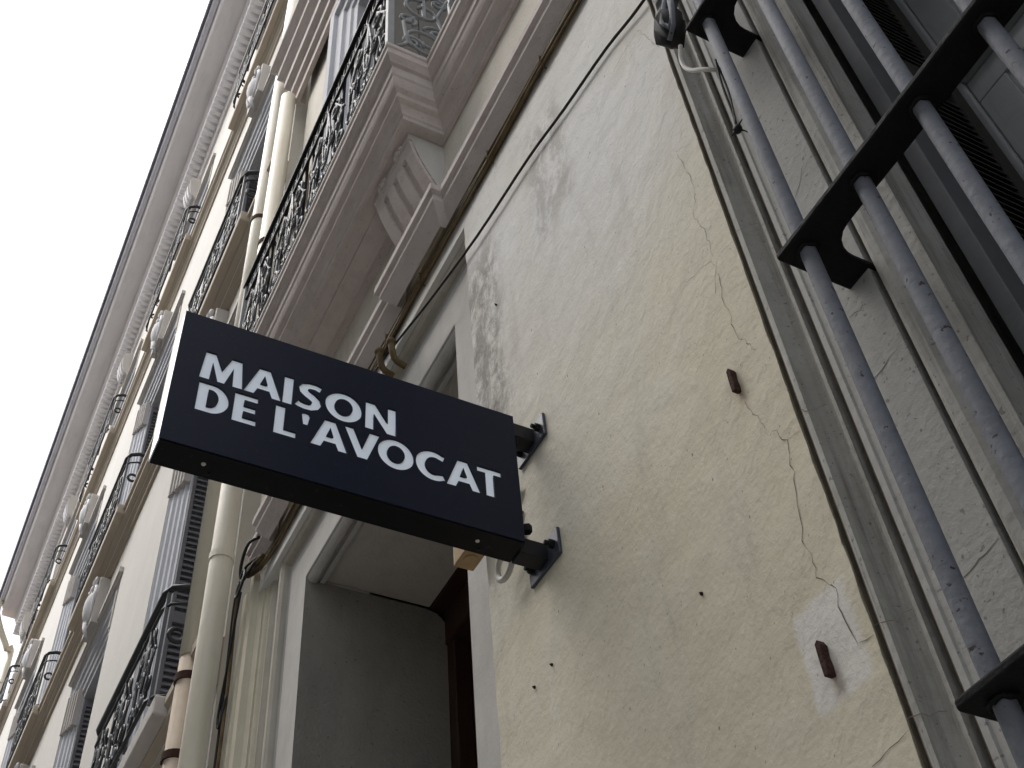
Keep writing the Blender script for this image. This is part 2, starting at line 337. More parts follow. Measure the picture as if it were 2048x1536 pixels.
# -- door surround (recessed behind the render of the pier)
prof = [(0.004,0.30),(0.004,0.0508),(0,0.0508),(0,0.05),(0.175,0.05),(0.182,0.066),(0.192,0.066),(0.198,0.05),(0.200,0.045),(0.345,0.045),(0.352,0.062),(0.366,0.062),(0.372,0.03),(0.40,0.022),(0.42,0.0),(0.44,0.012),(0.44,0.30)]
MB().uframe(DXL, DXR, 0, DH, prof[:8]+[(0.198,0.30)]).build('door_architrave', 'marble', A)
MB().uframe(DXL, DXR, 0, DH, [(0.199,0.30),(0.199,0.062),(0.205,0.062),(0.207,0.030),(0.216,0.020),(0.236,0.020),(0.246,0.034),(0.27,0.052),(0.305,0.056),(0.335,0.048),(0.345,0.028),(0.358,0.028),(0.360,0.07),(0.366,0.07),(0.366,0.30)]).build('door_moulding', 'surround', A)
MB().uframe(DXL, DXR, 0, DH, [(0.367,0.30),(0.367,0.040),(0.385,0.022),(0.41,0.016),(0.44,0.02),(0.44,0.30)]).build('outer_moulding', 'pilaster', A)
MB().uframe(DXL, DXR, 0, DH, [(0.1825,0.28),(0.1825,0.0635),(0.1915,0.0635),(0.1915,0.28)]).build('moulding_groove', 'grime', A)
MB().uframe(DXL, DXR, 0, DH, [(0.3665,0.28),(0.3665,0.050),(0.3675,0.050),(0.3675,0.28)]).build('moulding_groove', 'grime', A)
# -- reveal, soffit and bead
rv = MB()
pts = [(0.051,0.0),(0.61,0.0),(0.61,DH-0.16)] + [(0.53+0.08*math.cos(a), DH-0.085+0.075*math.sin(a)) for a in [math.radians(t) for t in (0,20,40,60,90)]] + [(0.051,DH-0.012)]
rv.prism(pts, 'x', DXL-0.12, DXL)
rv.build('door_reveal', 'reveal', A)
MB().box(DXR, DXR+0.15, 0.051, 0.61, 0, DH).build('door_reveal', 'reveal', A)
MB().box(DXL, DXR, 0.115, 0.54, DH, DH+0.2).build('door_soffit', 'door_soffit', A)
bd = MB(); bd.box(DXL+0.002, DXR-0.002, 0.052, 0.112, DH-0.004, DH+0.15)
bd.tube([(DXL+0.001,0.078,DH-0.004),(DXR-0.001,0.078,DH-0.004)], 0.022, 14)
bd.box(DXL+0.003, DXR-0.003, 0.105, 0.122, DH-0.018, DH-0.001)
bd.build('soffit_bead', 'marble', A, smooth=False)
# -- door leaf, frame and panels
door = MB().box(DXL-0.05, DXR+0.05, 0.68, 0.74, 0, DH+0.1).build('door', 'door_wood', A)
fr = MB(); fr.box(DXL-0.119, DXR+0.1, 0.545, 0.68, DH-0.004, DH+0.2); fr.box(DXL+0.001, DXR-0.001, 0.60, 0.68, DH-0.16, DH-0.0045); fr.box(DXR-0.10, DXR+0.05, 0.60, 0.68, 0, DH-0.1); fr.box(DXL-0.1, DXL+0.05, 0.612, 0.68, 0, DH-0.1); fr.box(DXL+0.05, DXR-0.1, 0.61, 0.68, 3.35, 3.47)
fr.build('frame', 'door_wood', door, bevel=0.006)
for cx in (DXL+0.33, DXR-0.36):
    for z0, z1 in ((0.25, 1.1), (1.25, 3.2), (3.55, 4.25)):
        MB().box(cx-0.2, cx+0.2, 0.655, 0.685, z0, z1).build('panel', 'door_wood', door, bevel=0.012)
# -- string course (breaks forward under each console)
CONS = [(-2.25, -1.95), (-3.52, -3.22)]
bprof = [(0,4.79),(0.045,4.86),(0.045,4.885),(0.058,4.895),(0.058,4.925),(0.0,4.94)]
path = [(3.0,-0.0)]
for a, b in CONS: path += [(b+0.025,0.0),(b+0.025,-0.035),(a-0.025,-0.035),(a-0.025,0.0)]
path += [(-3.78, 0.0)]
MB().sweep(path, bprof).build('string_course', 'mauve', A)
MB().box(-3.80, 3.0, 0.0015, 0.02, 4.94, 5.34).build('frieze', 'cream', A)
# -- balcony cornice, mitred round the break, and slab
BX0, BX1, BB = -1.92, -3.48, 0.155
cprof = [(0,5.335),(0.018,5.335),(0.018,5.355),(0.024,5.36)] + [(0.024+0.028*(1-math.cos(t)), 5.36+0.035*math.sin(t)) for t in (0.3,0.7,1.1,1.5)] + \
        [(0.058,5.40),(0.058,5.425),(0.064,5.43)] + [(0.064+0.022*math.sin(t), 5.43+0.05*(1-math.cos(t))) for t in (0.5,1.0,1.5)] + \
        [(0.092,5.485),(0.092,5.535),(0.104,5.54),(0.112,5.556),(0.122,5.566),(0.122,5.60),(0.128,5.605),(0.128,5.625),(0.0,5.632)]
cor = MB().sweep([(3.0,0.0),(BX0,0.0),(BX0,-BB),(BX1,-BB),(BX1,0.0),(-3.82,0.0)], cprof)
smooth_edges(cor.build('balcony_cornice', 'mauve', A), 25)
slab = MB().box(BX1+0.001, BX0-0.001, -BB+0.001, 0.02, 5.338, 5.62).build('balcony_slab', 'mauve', A)
MB().box(BX1+0.06, BX0-0.06, -BB+0.045, -0.035, 5.327, 5.3385).build('soffit_panel', 'mauve', slab)
# -- fluted consoles
for a, b in CONS:
    c = MB(); n = 14
    outl = [(0.02,5.335),(-0.135,5.335),(-0.135,5.302)]
    for i in range(n+1):
        t = i/n; outl.append((-0.108*(0.45*math.cos(t*math.pi/2)+0.55*(1-t)) - 0.010, 5.298-0.265*t))
    outl += [(0.02,5.02)]
    c.prism(outl, 'x', a, b); o = c.build('console', 'mauve', A)
    MB().prism(outl, 'x', b+0.0005, b+0.003).build('side', 'marble', o)
    def band(i0, i1, xa, xb, d):
        seg = outl[3+i0:3+i1+1]
        return smooth_edges(MB().prism([(y-d, z) for y, z in seg]+[(y+0.004, z) for y, z in seg][::-1], 'x', xa, xb).build('rib', 'mauve', o), 40)
    for k in range(4):
        xa = a+0.002+k*0.0815; band(2, 12, xa, xa+0.0505, 0.012)
    band(0, 2, a+0.002, b-0.002, 0.0122); band(12, 14, a+0.002, b-0.002, 0.0118)
    for k in range(2):     # little rosettes on the fillet
        cx = a+0.08+k*0.14; r = MB()
        for q in range(5):
            t = q*2*math.pi/5; r.ball((cx+0.022*math.cos(t), -0.138, 5.318+0.011*math.sin(t)), (0.014,0.008,0.008), 8, 6)
        r.ball((cx,-0.142,5.318),(0.008,0.008,0.006),8,6)
        r.build('rosette', 'mauve', o, smooth=True)
# -- first-floor french window with moulded surround and hood
FW = (-2.95, -1.75, 5.63, 8.55)
win = MB().uframe(FW[0], FW[1], FW[2], FW[3], [(-0.003,0.3),(-0.003,-0.01),(0.05,-0.015),(0.055,-0.03),(0.12,-0.035),(0.125,-0.055),(0.21,-0.06),(0.215,-0.085),(0.27,-0.09),(0.28,-0.075),(0.29,0.3)]).build('french_window', 'far_arch', A)
MB().box(FW[0], FW[1], 0.2, 0.24, FW[2], FW[3]).build('pane', 'glass', win)
for x in (FW[0], (FW[0]+FW[1])/2-0.04, FW[1]-0.08): MB().box(x+0.001, x+0.079, 0.16, 0.2, FW[2], FW[3]).build('stile', 'casement', win)
for xa, xb in ((FW[0]+0.002, (FW[0]+FW[1])/2-0.003), ((FW[0]+FW[1])/2+0.003, FW[1]-0.002)):
    MB().box(xa, xb, 0.105, 0.135, FW[2]+0.01, FW[3]-0.01).build('shutter', 'louvre', win, bevel=0.004)
hood = MB().sweep([(FW[1]+0.55,0.0),(FW[1]+0.30,0.0),(FW[1]+0.30,-0.02),(-4.02,-0.02),(-4.02,0.02)],
   [(0,9.15),(0.03,9.15),(0.03,9.26),(0.06,9.28),(0.06,9.38),(0.10,9.42),(0.10,9.54),(0.15,9.60),(0.15,9.70),(0.20,9.76),(0.20,9.86),(0,9.90)]).build('window_hood', 'mauve', A)
for cx in (FW[0]+0.10, (FW[0]+FW[1])/2, FW[1]-0.1):
    r = MB()
    for k in range(7):
        t = k/6; r.tube([(cx-0.16+0.05*k, -0.10-0.03*math.sin(k), 8.92), (cx-0.18+0.055*k, -0.15, 9.02), (cx-0.16+0.05*k, -0.14, 9.16)], 0.022, 7, r2=0.012)
    r.ball((cx-0.12,-0.13,8.93),(0.05,0.05,0.05)); r.ball((cx+0.12,-0.13,8.93),(0.05,0.05,0.05)); r.ball((cx,-0.14,8.99),(0.06,0.05,0.09))
    r.build('carved_bracket', 'mauve', A, smooth=True)
for z0, z1, p in ((6.60,6.67,0.05),(6.67,6.70,0.02),(6.95,7.0,0.04)):
    pass
q = MB(); q.box(-3.90, -3.30, -0.05, 0.021, 7.40, 7.47); q.box(-3.90, -3.30, -0.03, 0.021, 7.47, 7.52)
q.build('impost', 'far_tan', A)

# -- barred window: architrave, reveal, folded shutters, casement
WM = lambda prof, m, nm: smooth_edges(MB().uframe(WXL, WXR, 1.4, WT, prof).build(nm, m, A), 30)
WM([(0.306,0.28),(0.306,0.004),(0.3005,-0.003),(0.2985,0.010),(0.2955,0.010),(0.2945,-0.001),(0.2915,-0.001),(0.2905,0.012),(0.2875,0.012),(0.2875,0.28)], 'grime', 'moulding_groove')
WM([(0.287,0.3),(0.287,-0.004),(0.281,-0.015),(0.273,-0.021),(0.266,-0.0215)] + [(0.266-0.0165+0.0165*math.cos(t), -0.0215+0.030*math.sin(t)) for t in (0.3,0.6,0.9,1.2,1.57)] + [(0.2425,0.0055),(0.236,-0.002),(0.2285,-0.0035),(0.2275,0.3)], 'architrave', 'window_moulding')
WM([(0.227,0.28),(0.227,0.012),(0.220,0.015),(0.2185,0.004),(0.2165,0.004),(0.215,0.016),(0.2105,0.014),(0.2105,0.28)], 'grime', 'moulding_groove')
WM([(0.210,0.3),(0.210,-0.006),(0.199,-0.0075),(0.197,-0.004),(0.088,-0.004),(0.0875,0.3)], 'architrave_panel', 'window_architrave')
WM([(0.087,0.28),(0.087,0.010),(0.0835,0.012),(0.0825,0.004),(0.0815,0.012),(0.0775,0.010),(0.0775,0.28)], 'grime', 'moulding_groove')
WM([(0.077,0.3),(0.077,-0.004),(0.068,-0.010),(0.055,-0.010),(0.040,0.002),(0.024,0.004),(0.0225,-0.004),(0.0,-0.002),(0.0,0.055),(0.06,0.057),(0.06,0.3)], 'architrave', 'window_architrave')
MB().box(WXL-0.06, WXR+0.06, -0.05, 0.4, 1.32, 1.40).build('window_sill', 'architrave_panel', A)
# black room behind
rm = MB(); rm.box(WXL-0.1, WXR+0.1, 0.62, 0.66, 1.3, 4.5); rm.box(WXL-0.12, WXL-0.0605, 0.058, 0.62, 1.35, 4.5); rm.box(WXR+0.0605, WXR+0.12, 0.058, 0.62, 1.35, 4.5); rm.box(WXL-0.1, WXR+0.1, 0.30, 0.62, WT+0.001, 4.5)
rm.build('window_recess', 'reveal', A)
for side in (-1, 1):
    X = (lambda v: v) if side < 0 else (lambda v: (WXL+WXR)-v)
    def bx(m, x0, x1, *r): a, b = sorted((X(x0), X(x1))); m.box(a, b, *r); return m
    leaf = bx(MB(), -0.535, -0.507, 0.064, 0.112, 1.42, WT-0.01).build('shutter', 'shutter', A, bevel=0.002)
    bx(MB(), -0.538, -0.530, 0.075, 0.10, 1.42, WT-0.02).build('edge_strip', 'casement', leaf)
    st = MB(); bx(st, -0.520, -0.497, 0.118, 0.142, 1.42, WT-0.01); bx(st, -0.520, -0.497, 0.252, 0.285, 1.42, WT-0.01)
    for z in (1.42, 2.60, 3.44, WT-0.07): bx(st, -0.520, -0.4975, 0.142, 0.252, z, z+0.055)
    st.build('stile', 'louvre', leaf)
    bx(MB(), -0.535, -0.528, 0.12, 0.285, 1.42, WT-0.01).build('back_board', 'iron_black', leaf)
    z = 1.49; first = None
    while z < WT-0.08:
        if not (2.58 < z < 2.655 or 3.42 < z < 3.495):
            if first is None:
                xs = sorted((X(-0.525), X(-0.500))); s0 = -1 if side < 0 else 1
                sm = MB(); xa, xb = X(-0.524), X(-0.499)
                sm.add([(xa,0.1425,0.012),(xb,0.1425,-0.010),(xb,0.2515,-0.010),(xa,0.2515,0.012),(xa,0.1425,0.017),(xb,0.1425,-0.005),(xb,0.2515,-0.005),(xa,0.2515,0.017)],
                       [(0,3,2,1),(4,5,6,7),(0,1,5,4),(1,2,6,5),(2,3,7,6),(3,0,4,7)])
                first = sm.build('slat', 'louvre', leaf); first.location = (0,0,z)
            else: inst(first, 'slat', leaf, (0,0,z))
        z += 0.0215
# casement frame: fixed frame, transom, two leaves with panes
cs = MB(); cs.box(WXL, WXL+0.055, 0.30, 0.36, 1.4, WT); cs.box(WXR-0.055, WXR, 0.30, 0.36, 1.4, WT); cs.box(WXL+0.055, WXR-0.055, 0.29, 0.36, 3.505, 3.575)
cas = cs.build('casement', 'casement', A, bevel=0.004)
mid = (WXL+WXR)/2
for (x0, x1) in ((WXL+0.056, mid-0.002), (mid+0.002, WXR-0.056)):
    for (z0, z1) in ((1.45, 3.503), (3.577, WT-0.03)):
        lf = MB(); W = 0.066
        for a, bq, c, d in ((x0, x1, z0, z0+W), (x0, x1, z1-W, z1)): lf.box(a, bq, 0.305, 0.345, c, d)
        lf.box(x0, x0+W, 0.3055, 0.3445, z0+W, z1-W); lf.box(x1-W, x1, 0.3055, 0.3445, z0+W, z1-W)
        lf.build('leaf_frame', 'casement', cas, bevel=0.003)
        bd = MB(); e = W; t = 0.016
        bd.box(x0+e, x1-e, 0.312, 0.330, z0+e, z0+e+t); bd.box(x0+e, x1-e, 0.312, 0.330, z1-e-t, z1-e)
        bd.box(x0+e, x0+e+t, 0.3122, 0.3298, z0+e+t, z1-e-t); bd.box(x1-e-t, x1-e, 0.3122, 0.3298, z0+e+t, z1-e-t)
        bd.build('glazing_bead', 'casement', cas)
        MB().box(x0+e, x1-e, 0.331, 0.337, z0+e, z1-e).build('pane', 'glass', cas)

# cracks in the render (thin open fissures)
def crack(name, pts, wdt, y, m='crack', jag=0.004, parent=A):
    out = []
    for i in range(len(pts)-1):
        (x0,z0),(x1,z1) = pts[i], pts[i+1]; k = max(2, int(math.hypot(x1-x0,z1-z0)/0.012))
        for q in range(k):
            t = q/k; out.append((x0+(x1-x0)*t+random.uniform(-jag,jag), z0+(z1-z0)*t+random.uniform(-jag,jag)))
    out.append(pts[-1])
    b = MB(); vs = []; fs = []
    for i,(x,z) in enumerate(out):
        j = min(i+1,len(out)-1); h = max(j-1,0); dx, dz = out[j][0]-out[h][0], out[j][1]-out[h][1]; l = math.hypot(dx,dz) or 1
        ww = wdt*random.uniform(0.3,1.6)*(0.4 if i in (0,len(out)-1) else 1)
        nx, nz = -dz/l*ww/2, dx/l*ww/2
        vs += [(x+nx,y,z+nz),(x-nx,y,z-nz)]
    fs = [(2*i,2*i+1,2*i+3,2*i+2) for i in range(len(out)-1)]
    b.add(vs, fs)
    return b.build(name, m, parent)
for nm, wdt, pts in (
  ('c1',0.0012,[(-0.884,3.692),(-0.915,3.711),(-0.909,3.654),(-0.895,3.559),(-0.925,3.483),(-0.91,3.438),(-0.907,3.381),(-0.907,3.339)]),
  ('c2',0.0018,[(-0.853,3.316),(-0.888,3.324),(-0.909,3.313),(-0.923,3.272),(-0.929,3.256)]),
  ('c2b',0.0013,[(-0.909,3.315),(-0.918,3.34),(-0.952,3.349),(-0.998,3.361)]),
  ('c3',0.0016,[(-0.904,3.288),(-0.915,3.233),(-0.915,3.17),(-0.912,3.128),(-0.893,3.071),(-0.884,3.052)]),
  ('c4',0.0020,[(-0.94,2.983),(-0.913,2.882),(-0.897,2.879),(-0.884,2.84),(-0.89,2.799),(-0.906,2.729),(-0.912,2.694),(-0.915,2.661),(-0.907,2.631),(-0.912,2.609),(-0.898,2.58),(-0.888,2.57),(-0.891,2.534),(-0.885,2.502),(-0.882,2.475)]),
  ('c5',0.0018,[(-0.884,2.84),(-0.853,2.835)]), ('c6',0.0018,[(-0.878,2.473),(-0.853,2.47)]), ('c7',0.0020,[(-0.925,2.332),(-0.884,2.334),(-0.853,2.336)]),
  ('up',0.0012,[(-1.032,4.253),(-0.98,4.262),(-0.91,4.264),(-0.863,4.084)])):
    crack('crack', pts, wdt*0.62, -0.0008)
for pts, y in (([(-0.826,2.84),(-0.815,2.832),(-0.797,2.811),(-0.771,2.799)],-0.0222), ([(-0.829,2.461),(-0.813,2.456),(-0.793,2.446),(-0.768,2.442)],-0.0215),
            ([(-0.829,2.331),(-0.819,2.33),(-0.773,2.307)],-0.0222), ([(-0.829,3.297),(-0.807,3.281),(-0.774,3.249)],-0.0222),
            ([(-0.657,3.274),(-0.677,3.242),(-0.704,3.228)],-0.0045), ([(-0.708,2.786),(-0.684,2.786),(-0.663,2.793),(-0.639,2.792)],-0.0045),
            ([(-0.705,2.443),(-0.681,2.44),(-0.656,2.446),(-0.634,2.45)],-0.0045), ([(-0.693,2.915),(-0.673,2.908),(-0.665,2.91)],-0.0045)):
    crack('crack', pts, 0.0012, y, jag=0.0025)

# ================================================================== SIGN
SX0, SX1, SY0, SY1, SZ0, SZ1 = -1.607, -1.540, -0.795, -0.071, 3.152, 3.512
sg = tag(empty('hanging_sign'), 'dark navy box sign with two lines of white capitals projecting from the wall', 'sign')
# letters as outlines in (y, z); (outline, holes)
ST = 0.0178
def L_A(y0, y1, z0, z1):
    c = (y0+y1)/2; h = z1-z0; t = 0.0105
    out = [(y0,z0),(c-t,z1),(c+t,z1),(y1,z0),(y1-0.0185,z0),(y1-0.0185-0.0062,z0+0.0165),(y0+0.0185+0.0062,z0+0.0165),(y0+0.0185,z0)]
    k = (z1-z0); w = lambda z: (c-t-y0)*(z-z0)/k
    hz0, hz1 = z0+0.0315, z0+0.0575
    hl = y0+w(hz0)+0.0180; hole = [(hl,hz0),(2*c-hl,hz0),(c,hz1)]
    return out, [hole]
def ell(cy, cz, ry, rz, a0=0, a1=2*math.pi, n=40, p=2.0):
    r = []
    for i in range(n+(0 if abs(a1-a0-2*math.pi) < 1e-6 else 1)):
        t = a0+(a1-a0)*i/n; c, s = math.cos(t), math.sin(t)
        r.append((cy+ry*math.copysign(abs(c)**(2/p),c), cz+rz*math.copysign(abs(s)**(2/p),s)))
    return r
def L_O(y0, y1, z0, z1):
    cy, cz = (y0+y1)/2, (z0+z1)/2
    return ell(cy,cz,(y1-y0)/2,(z1-z0)/2+0.0022), [ell(cy,cz,(y1-y0)/2-0.0186,(z1-z0)/2-0.0150)]
def rect(y0, y1, z0, z1): return [(y0,z0),(y1,z0),(y1,z1),(y0,z1)]
Z1, Z2, CH = 3.3370, 3.2490, 0.0762
def letters():
    out = []
    a, b, z0, z1 = -0.7462, -0.6635, Z1, Z1+CH
    out.append(('M', [(a,z0),(a+0.0058,z1),(a+0.0245,z1),((a+b)/2-0.0005,z0+0.0335),(b-0.0255,z1),(b-0.0062,z1),(b,z0),(b-0.0182,z0),(b-0.0212,z0+0.0500),((a+b)/2+0.0055,z0+0.0005),((a+b)/2-0.0065,z0+0.0005),(a+0.0205,z0+0.0500),(a+0.0178,z0)], []))
    out.append(('A', *L_A(-0.6600,-0.5855,z0,z1)))
    out.append(('I', rect(-0.5828,-0.5648,z0,z1), []))
    # S by offsetting a centre line of varying width
    cl = []; cy, zt, zb, ry = -0.5308, z0+0.0560, z0+0.0200, 0.0165
    sy0, sy1 = -0.5565, -0.5055
    pts = [(-0.5085,z0+0.0662),(-0.5190,z0+0.0695),(-0.5300,z0+0.0690),(-0.5395,z0+0.0655),(-0.5440,z0+0.0575),(-0.5415,z0+0.0500),(-0.5340,z0+0.0440),(-0.5250,z0+0.0385),(-0.5172,z0+0.0315),(-0.5142,z0+0.0225),(-0.5180,z0+0.0130),(-0.5270,z0+0.0080),(-0.5390,z0+0.0073),(-0.5490,z0+0.0095),(-0.5545,z0+0.0125)]
    wd = [0.0165,0.0158,0.0156,0.0165,0.0182,0.0192,0.0196,0.0198,0.0192,0.0184,0.0168,0.0158,0.0158,0.0162,0.0168]
    le, ri = [], []
    for i,(y,z) in enumerate(pts):
        p, q = pts[max(i-1,0)], pts[min(i+1,len(pts)-1)]; dy, dz = q[0]-p[0], q[1]-p[1]; l = math.hypot(dy,dz)
        le.append((y-dz/l*wd[i]/2, z+dy/l*wd[i]/2)); ri.append((y+dz/l*wd[i]/2, z-dy/l*wd[i]/2))
    out.append(('S', le+ri[::-1], []))
    out.append(('O', *L_O(-0.4965,-0.4203,z0,z1)))
    a, b = -0.4117, -0.3465
    out.append(('N', [(a,z0),(a,z1),(a+0.0200,z1),(b-0.0172,z0+0.0300),(b-0.0172,z1),(b,z1),(b,z0),(b-0.0190,z0),(a+0.0172,z0+0.0465),(a+0.0172,z0)], []))
    z0, z1 = Z2, Z2+CH
    a, b = -0.7434, -0.6845
    rr = (z1-z0)/2
    out.append(('D', [(a,z0),(a+0.026,z0)]+ell(a+0.026,z0+rr,b-a-0.026,rr,-math.pi/2+0.05,math.pi/2-0.05,22)+[(a+0.026,z1),(a,z1)],
                [[(a+0.0182,z0+0.0150),(a+0.024,z0+0.0150)]+ell(a+0.024,z0+rr,b-a-0.0425,rr-0.0150,-math.pi/2+0.05,math.pi/2-0.05,16)+[(a+0.024,z1-0.0150),(a+0.0182,z1-0.0150)]]))
    a, b = -0.6741, -0.6300
    out.append(('E', [(a,z0),(b+0.0005,z0),(b+0.0005,z0+0.0142),(a+0.0180,z0+0.0142),(a+0.0180,z0+0.0312),(b-0.0030,z0+0.0312),(b-0.0030,z0+0.0450),(a+0.0180,z0+0.0450),(a+0.0180,z1-0.0142),(b,z1-0.0142),(b,z1),(a,z1)], []))
    a, b = -0.5938, -0.5512
    out.append(('L', [(a,z0),(b,z0),(b,z0+0.0150),(a+0.0180,z0+0.0150),(a+0.0180,z1),(a,z1)], []))
    out.append(("'", [(-0.5378,z1-0.0315),(-0.5418,z1-0.006),(-0.5395,z1-0.0005),(-0.5340,z1+0.001),(-0.5285,z1-0.0005),(-0.5260,z1-0.006),(-0.5300,z1-0.0315)], []))
    out.append(('A', *L_A(-0.5204,-0.4461,z0,z1)))
    a, b = -0.4545, -0.3815; c = (a+b)/2+0.002
    out.append(('V', [(a,z1),(c-0.0095,z0),(c+0.0095,z0),(b,z1),(b-0.0188,z1),(c,z0+0.0250),(a+0.0188,z1)], []))
    out.append(('O', *L_O(-0.3835,-0.3078,z0,z1)))
    cy, cz = -0.2650, z0+CH/2
    o1 = ell(cy,cz,0.0378,CH/2+0.0022,math.radians(52),math.radians(310),36); i1 = ell(cy+0.002,cz,0.0205,CH/2-0.0145,math.radians(58),math.radians(302),30)
    o1[0] = (-0.2398,z0+0.0715); o1[-1] = (-0.2380,z0+0.0040); i1[0] = (-0.2448,z0+0.0565); i1[-1] = (-0.2440,z0+0.0190)
    out.append(('C', o1+i1[::-1], []))
    out.append(('A', *L_A(-0.2363,-0.1617,z0,z1)))
    a, b = -0.1672, -0.1128; c = (a+b)/2-0.0002
    out.append(('T', [(c-0.0090,z0),(c+0.0090,z0),(c+0.0090,z1-0.0142),(b,z1-0.0142),(b,z1),(a,z1),(a,z1-0.0142),(c-0.0090,z1-0.0142)], []))
    return out
def grow(lp, d):
    """offset an outline by d (outwards when d > 0)"""
    ar = sum(lp[i-1][0]*lp[i][1]-lp[i][0]*lp[i-1][1] for i in range(len(lp))); sgn = 1 if ar > 0 else -1; out = []
    n = len(lp)
    for i in range(n):
        p, q, r = lp[i-1], lp[i], lp[(i+1) % n]
        a = (q[0]-p[0], q[1]-p[1]); b = (r[0]-q[0], r[1]-q[1]); la = math.hypot(*a) or 1e-9; lb = math.hypot(*b) or 1e-9
        na = (a[1]/la*sgn, -a[0]/la*sgn); nb = (b[1]/lb*sgn, -b[0]/lb*sgn)
        mx, my = na[0]+nb[0], na[1]+nb[1]; k = max(0.6, 1+na[0]*nb[0]+na[1]*nb[1])
        out.append((q[0]+mx*d/k, q[1]+my*d/k))
    return out
LET = [(ch, grow(o_, 0.0007), [grow(h, -0.0007) for h in h_]) for ch, o_, h_ in letters()]
def filled(name, loops, x, thick, m, parent):
    """flat outline with holes, standing in the plane x, real thickness"""
    cu = bpy.data.curves.new(name, 'CURVE'); cu.dimensions = '2D'; cu.fill_mode = 'BOTH'; cu.extrude = thick/2
    for lp in loops:
        sp = cu.splines.new('POLY'); sp.points.add(len(lp)-1); sp.use_cyclic_u = True
        for p, q in zip(sp.points, lp): p.co = (q[0], q[1], 0, 1)
    t = bpy.data.objects.new('t', cu); COL.objects.link(t)
    dg = bpy.context.evaluated_depsgraph_get(); me = bpy.data.meshes.new_from_object(t.evaluated_get(dg))
    bpy.data.objects.remove(t)
    for v in me.vertices: a, b, c = v.co; v.co = (x+c, a, b)
    me.name = name; me.materials.clear(); me.materials.append(MATS[m])
    bm = bmesh.new(); bm.from_mesh(me); bmesh.ops.remove_doubles(bm, verts=bm.verts, dist=1e-6); bmesh.ops.recalc_face_normals(bm, faces=bm.faces); bm.to_mesh(me); bm.free()
    o = bpy.data.objects.new(name, me); COL.objects.link(o); o.parent = parent; return o
loops = [rect(SY0, SY1, SZ0, SZ1)]
for _, o_, h_ in LET: loops += [o_]+h_
filled('face_plate', loops, SX1-0.0015, 0.003, 'sign_navy', sg)
for ch, o_, h_ in LET: filled('letter', [o_]+h_, SX1-0.0060, 0.003, 'letter_white', sg)
b = MB(); b.box(SX0, SX1-0.0095, SY0+0.002, SY1, SZ0+0.001, SZ1-0.001)
b.build('case', 'sign_edge', sg)
b = MB(); b.box(SX0+0.001, SX1-0.0031, SY0+0.003, SY1-0.001, SZ0-0.002, SZ0+0.0008); b.build('bottom_lip', 'sign_edge', sg)
for (u, v) in ((0, 0), (1, 0)): pass
b = MB(); b.box(SX1-0.0095, SX1-0.0031, SY0+0.0025, SY1-0.0005, SZ0+0.0009, SZ0+0.004); b.box(SX1-0.0095, SX1-0.0031, SY0+0.0025, SY1-0.0005, SZ1-0.004, SZ1-0.0009)
b.box(SX1-0.0095, SX1-0.0031, SY1-0.004, SY1-0.0006, SZ0+0.0041, SZ1-0.0041); b.build('rim', 'sign_edge', sg)
MB().box(SX0, SX1-0.0031, SY0, SY0+0.0019, SZ0+0.001, SZ1-0.001).build('end_panel', 'sign_end', sg)
for y in (SY0+0.09, SY0+0.105, -0.16, -0.148):
    x = -1.572 if y in (SY0+0.09, -0.16) else -1.592
    MB().ball((x, y, SZ0-0.002), (0.0045, 0.0045, 0.003), 10, 6).build('screw', 'conduit' if x > -1.58 else 'sign_edge', sg, smooth=True)
for zc, zp in ((3.487, 3.49), (3.152, 3.152)):
    pass
for zc in (3.500, 3.165):
    br = MB().box(-1.602, -1.563, SY1, -0.008, zc-0.020, zc+0.020).build('arm', 'bracket', sg, bevel=0.0015)
    MB().box(-1.643, -1.520, -0.008, -0.0003, zc-0.033, zc+0.033).build('wall_plate', 'plate', br, bevel=0.0015)
    for x in (-1.625, -1.539):
        n = MB(); n.prism([(x+0.0095*math.cos(k*math.pi/3), zc+0.0095*math.sin(k*math.pi/3)) for k in range(6)], 'y', -0.019, -0.008)
        n.tube([(x,-0.028,zc),(x,-0.0191,zc)], 0.005, 8)
        n.build('bolt', 'iron_black', br)
n = MB(); n.prism([(-1.572+0.010*math.cos(k*math.pi/3), -0.058+0.010*math.sin(k*math.pi/3)) for k in range(6)], 'z', 3.456, 3.476); n.build('bolt', 'iron_black', sg)
n = MB(); n.prism([(-1.55+0.010*math.cos(k*math.pi/3), -0.058+0.010*math.sin(k*math.pi/3)) for k in range(6)], 'z', 3.189, 3.205); n.build('bolt', 'iron_black', sg)

# ================================================================== GRILLE
gr = tag(empty('window_grille'), 'grey-blue round iron bars threaded through black flat crossbars over the right window', 'window grille')
bar0 = None
for k in range(10):
    x = -0.6435+0.1235*k
    if bar0 is None:
        b = MB(); pts = [(0,0,1.45+0.1*i) for i in range(30)]; b.tube([(0,0,1.45),(0,0,2.3),(0,0,3.2),(0,0,4.35)], 0.0122, 18)
        bar0 = b.build('bar', 'iron_blue', gr, smooth=True); bar0.location = (x,-0.104,0)
    else: inst(bar0, 'bar', gr, (x,-0.104,0))
w0 = None
for z in (2.216, 2.952, 3.683):                 # lumpy weld rings under the crossbars
    for k in range(5):
        x = -0.6435+0.1235*k
        if w0 is None:
            b = MB(); b.tube([(0.0146*math.cos(t)*(1+0.05*math.sin(3*t)), 0.0146*math.sin(t), 0.0016*math.sin(5*t)) for t in [i*2*math.pi/16 for i in range(17)]], 0.0032, 6)
            w0 = b.build('weld', 'iron_black', gr, smooth=True); w0.location = (x,-0.104,z)
        else: inst(w0, 'weld', gr, (x,-0.104,z))
xo = -0.677
for i in range(9): a = math.radians(180+90*i/8); 
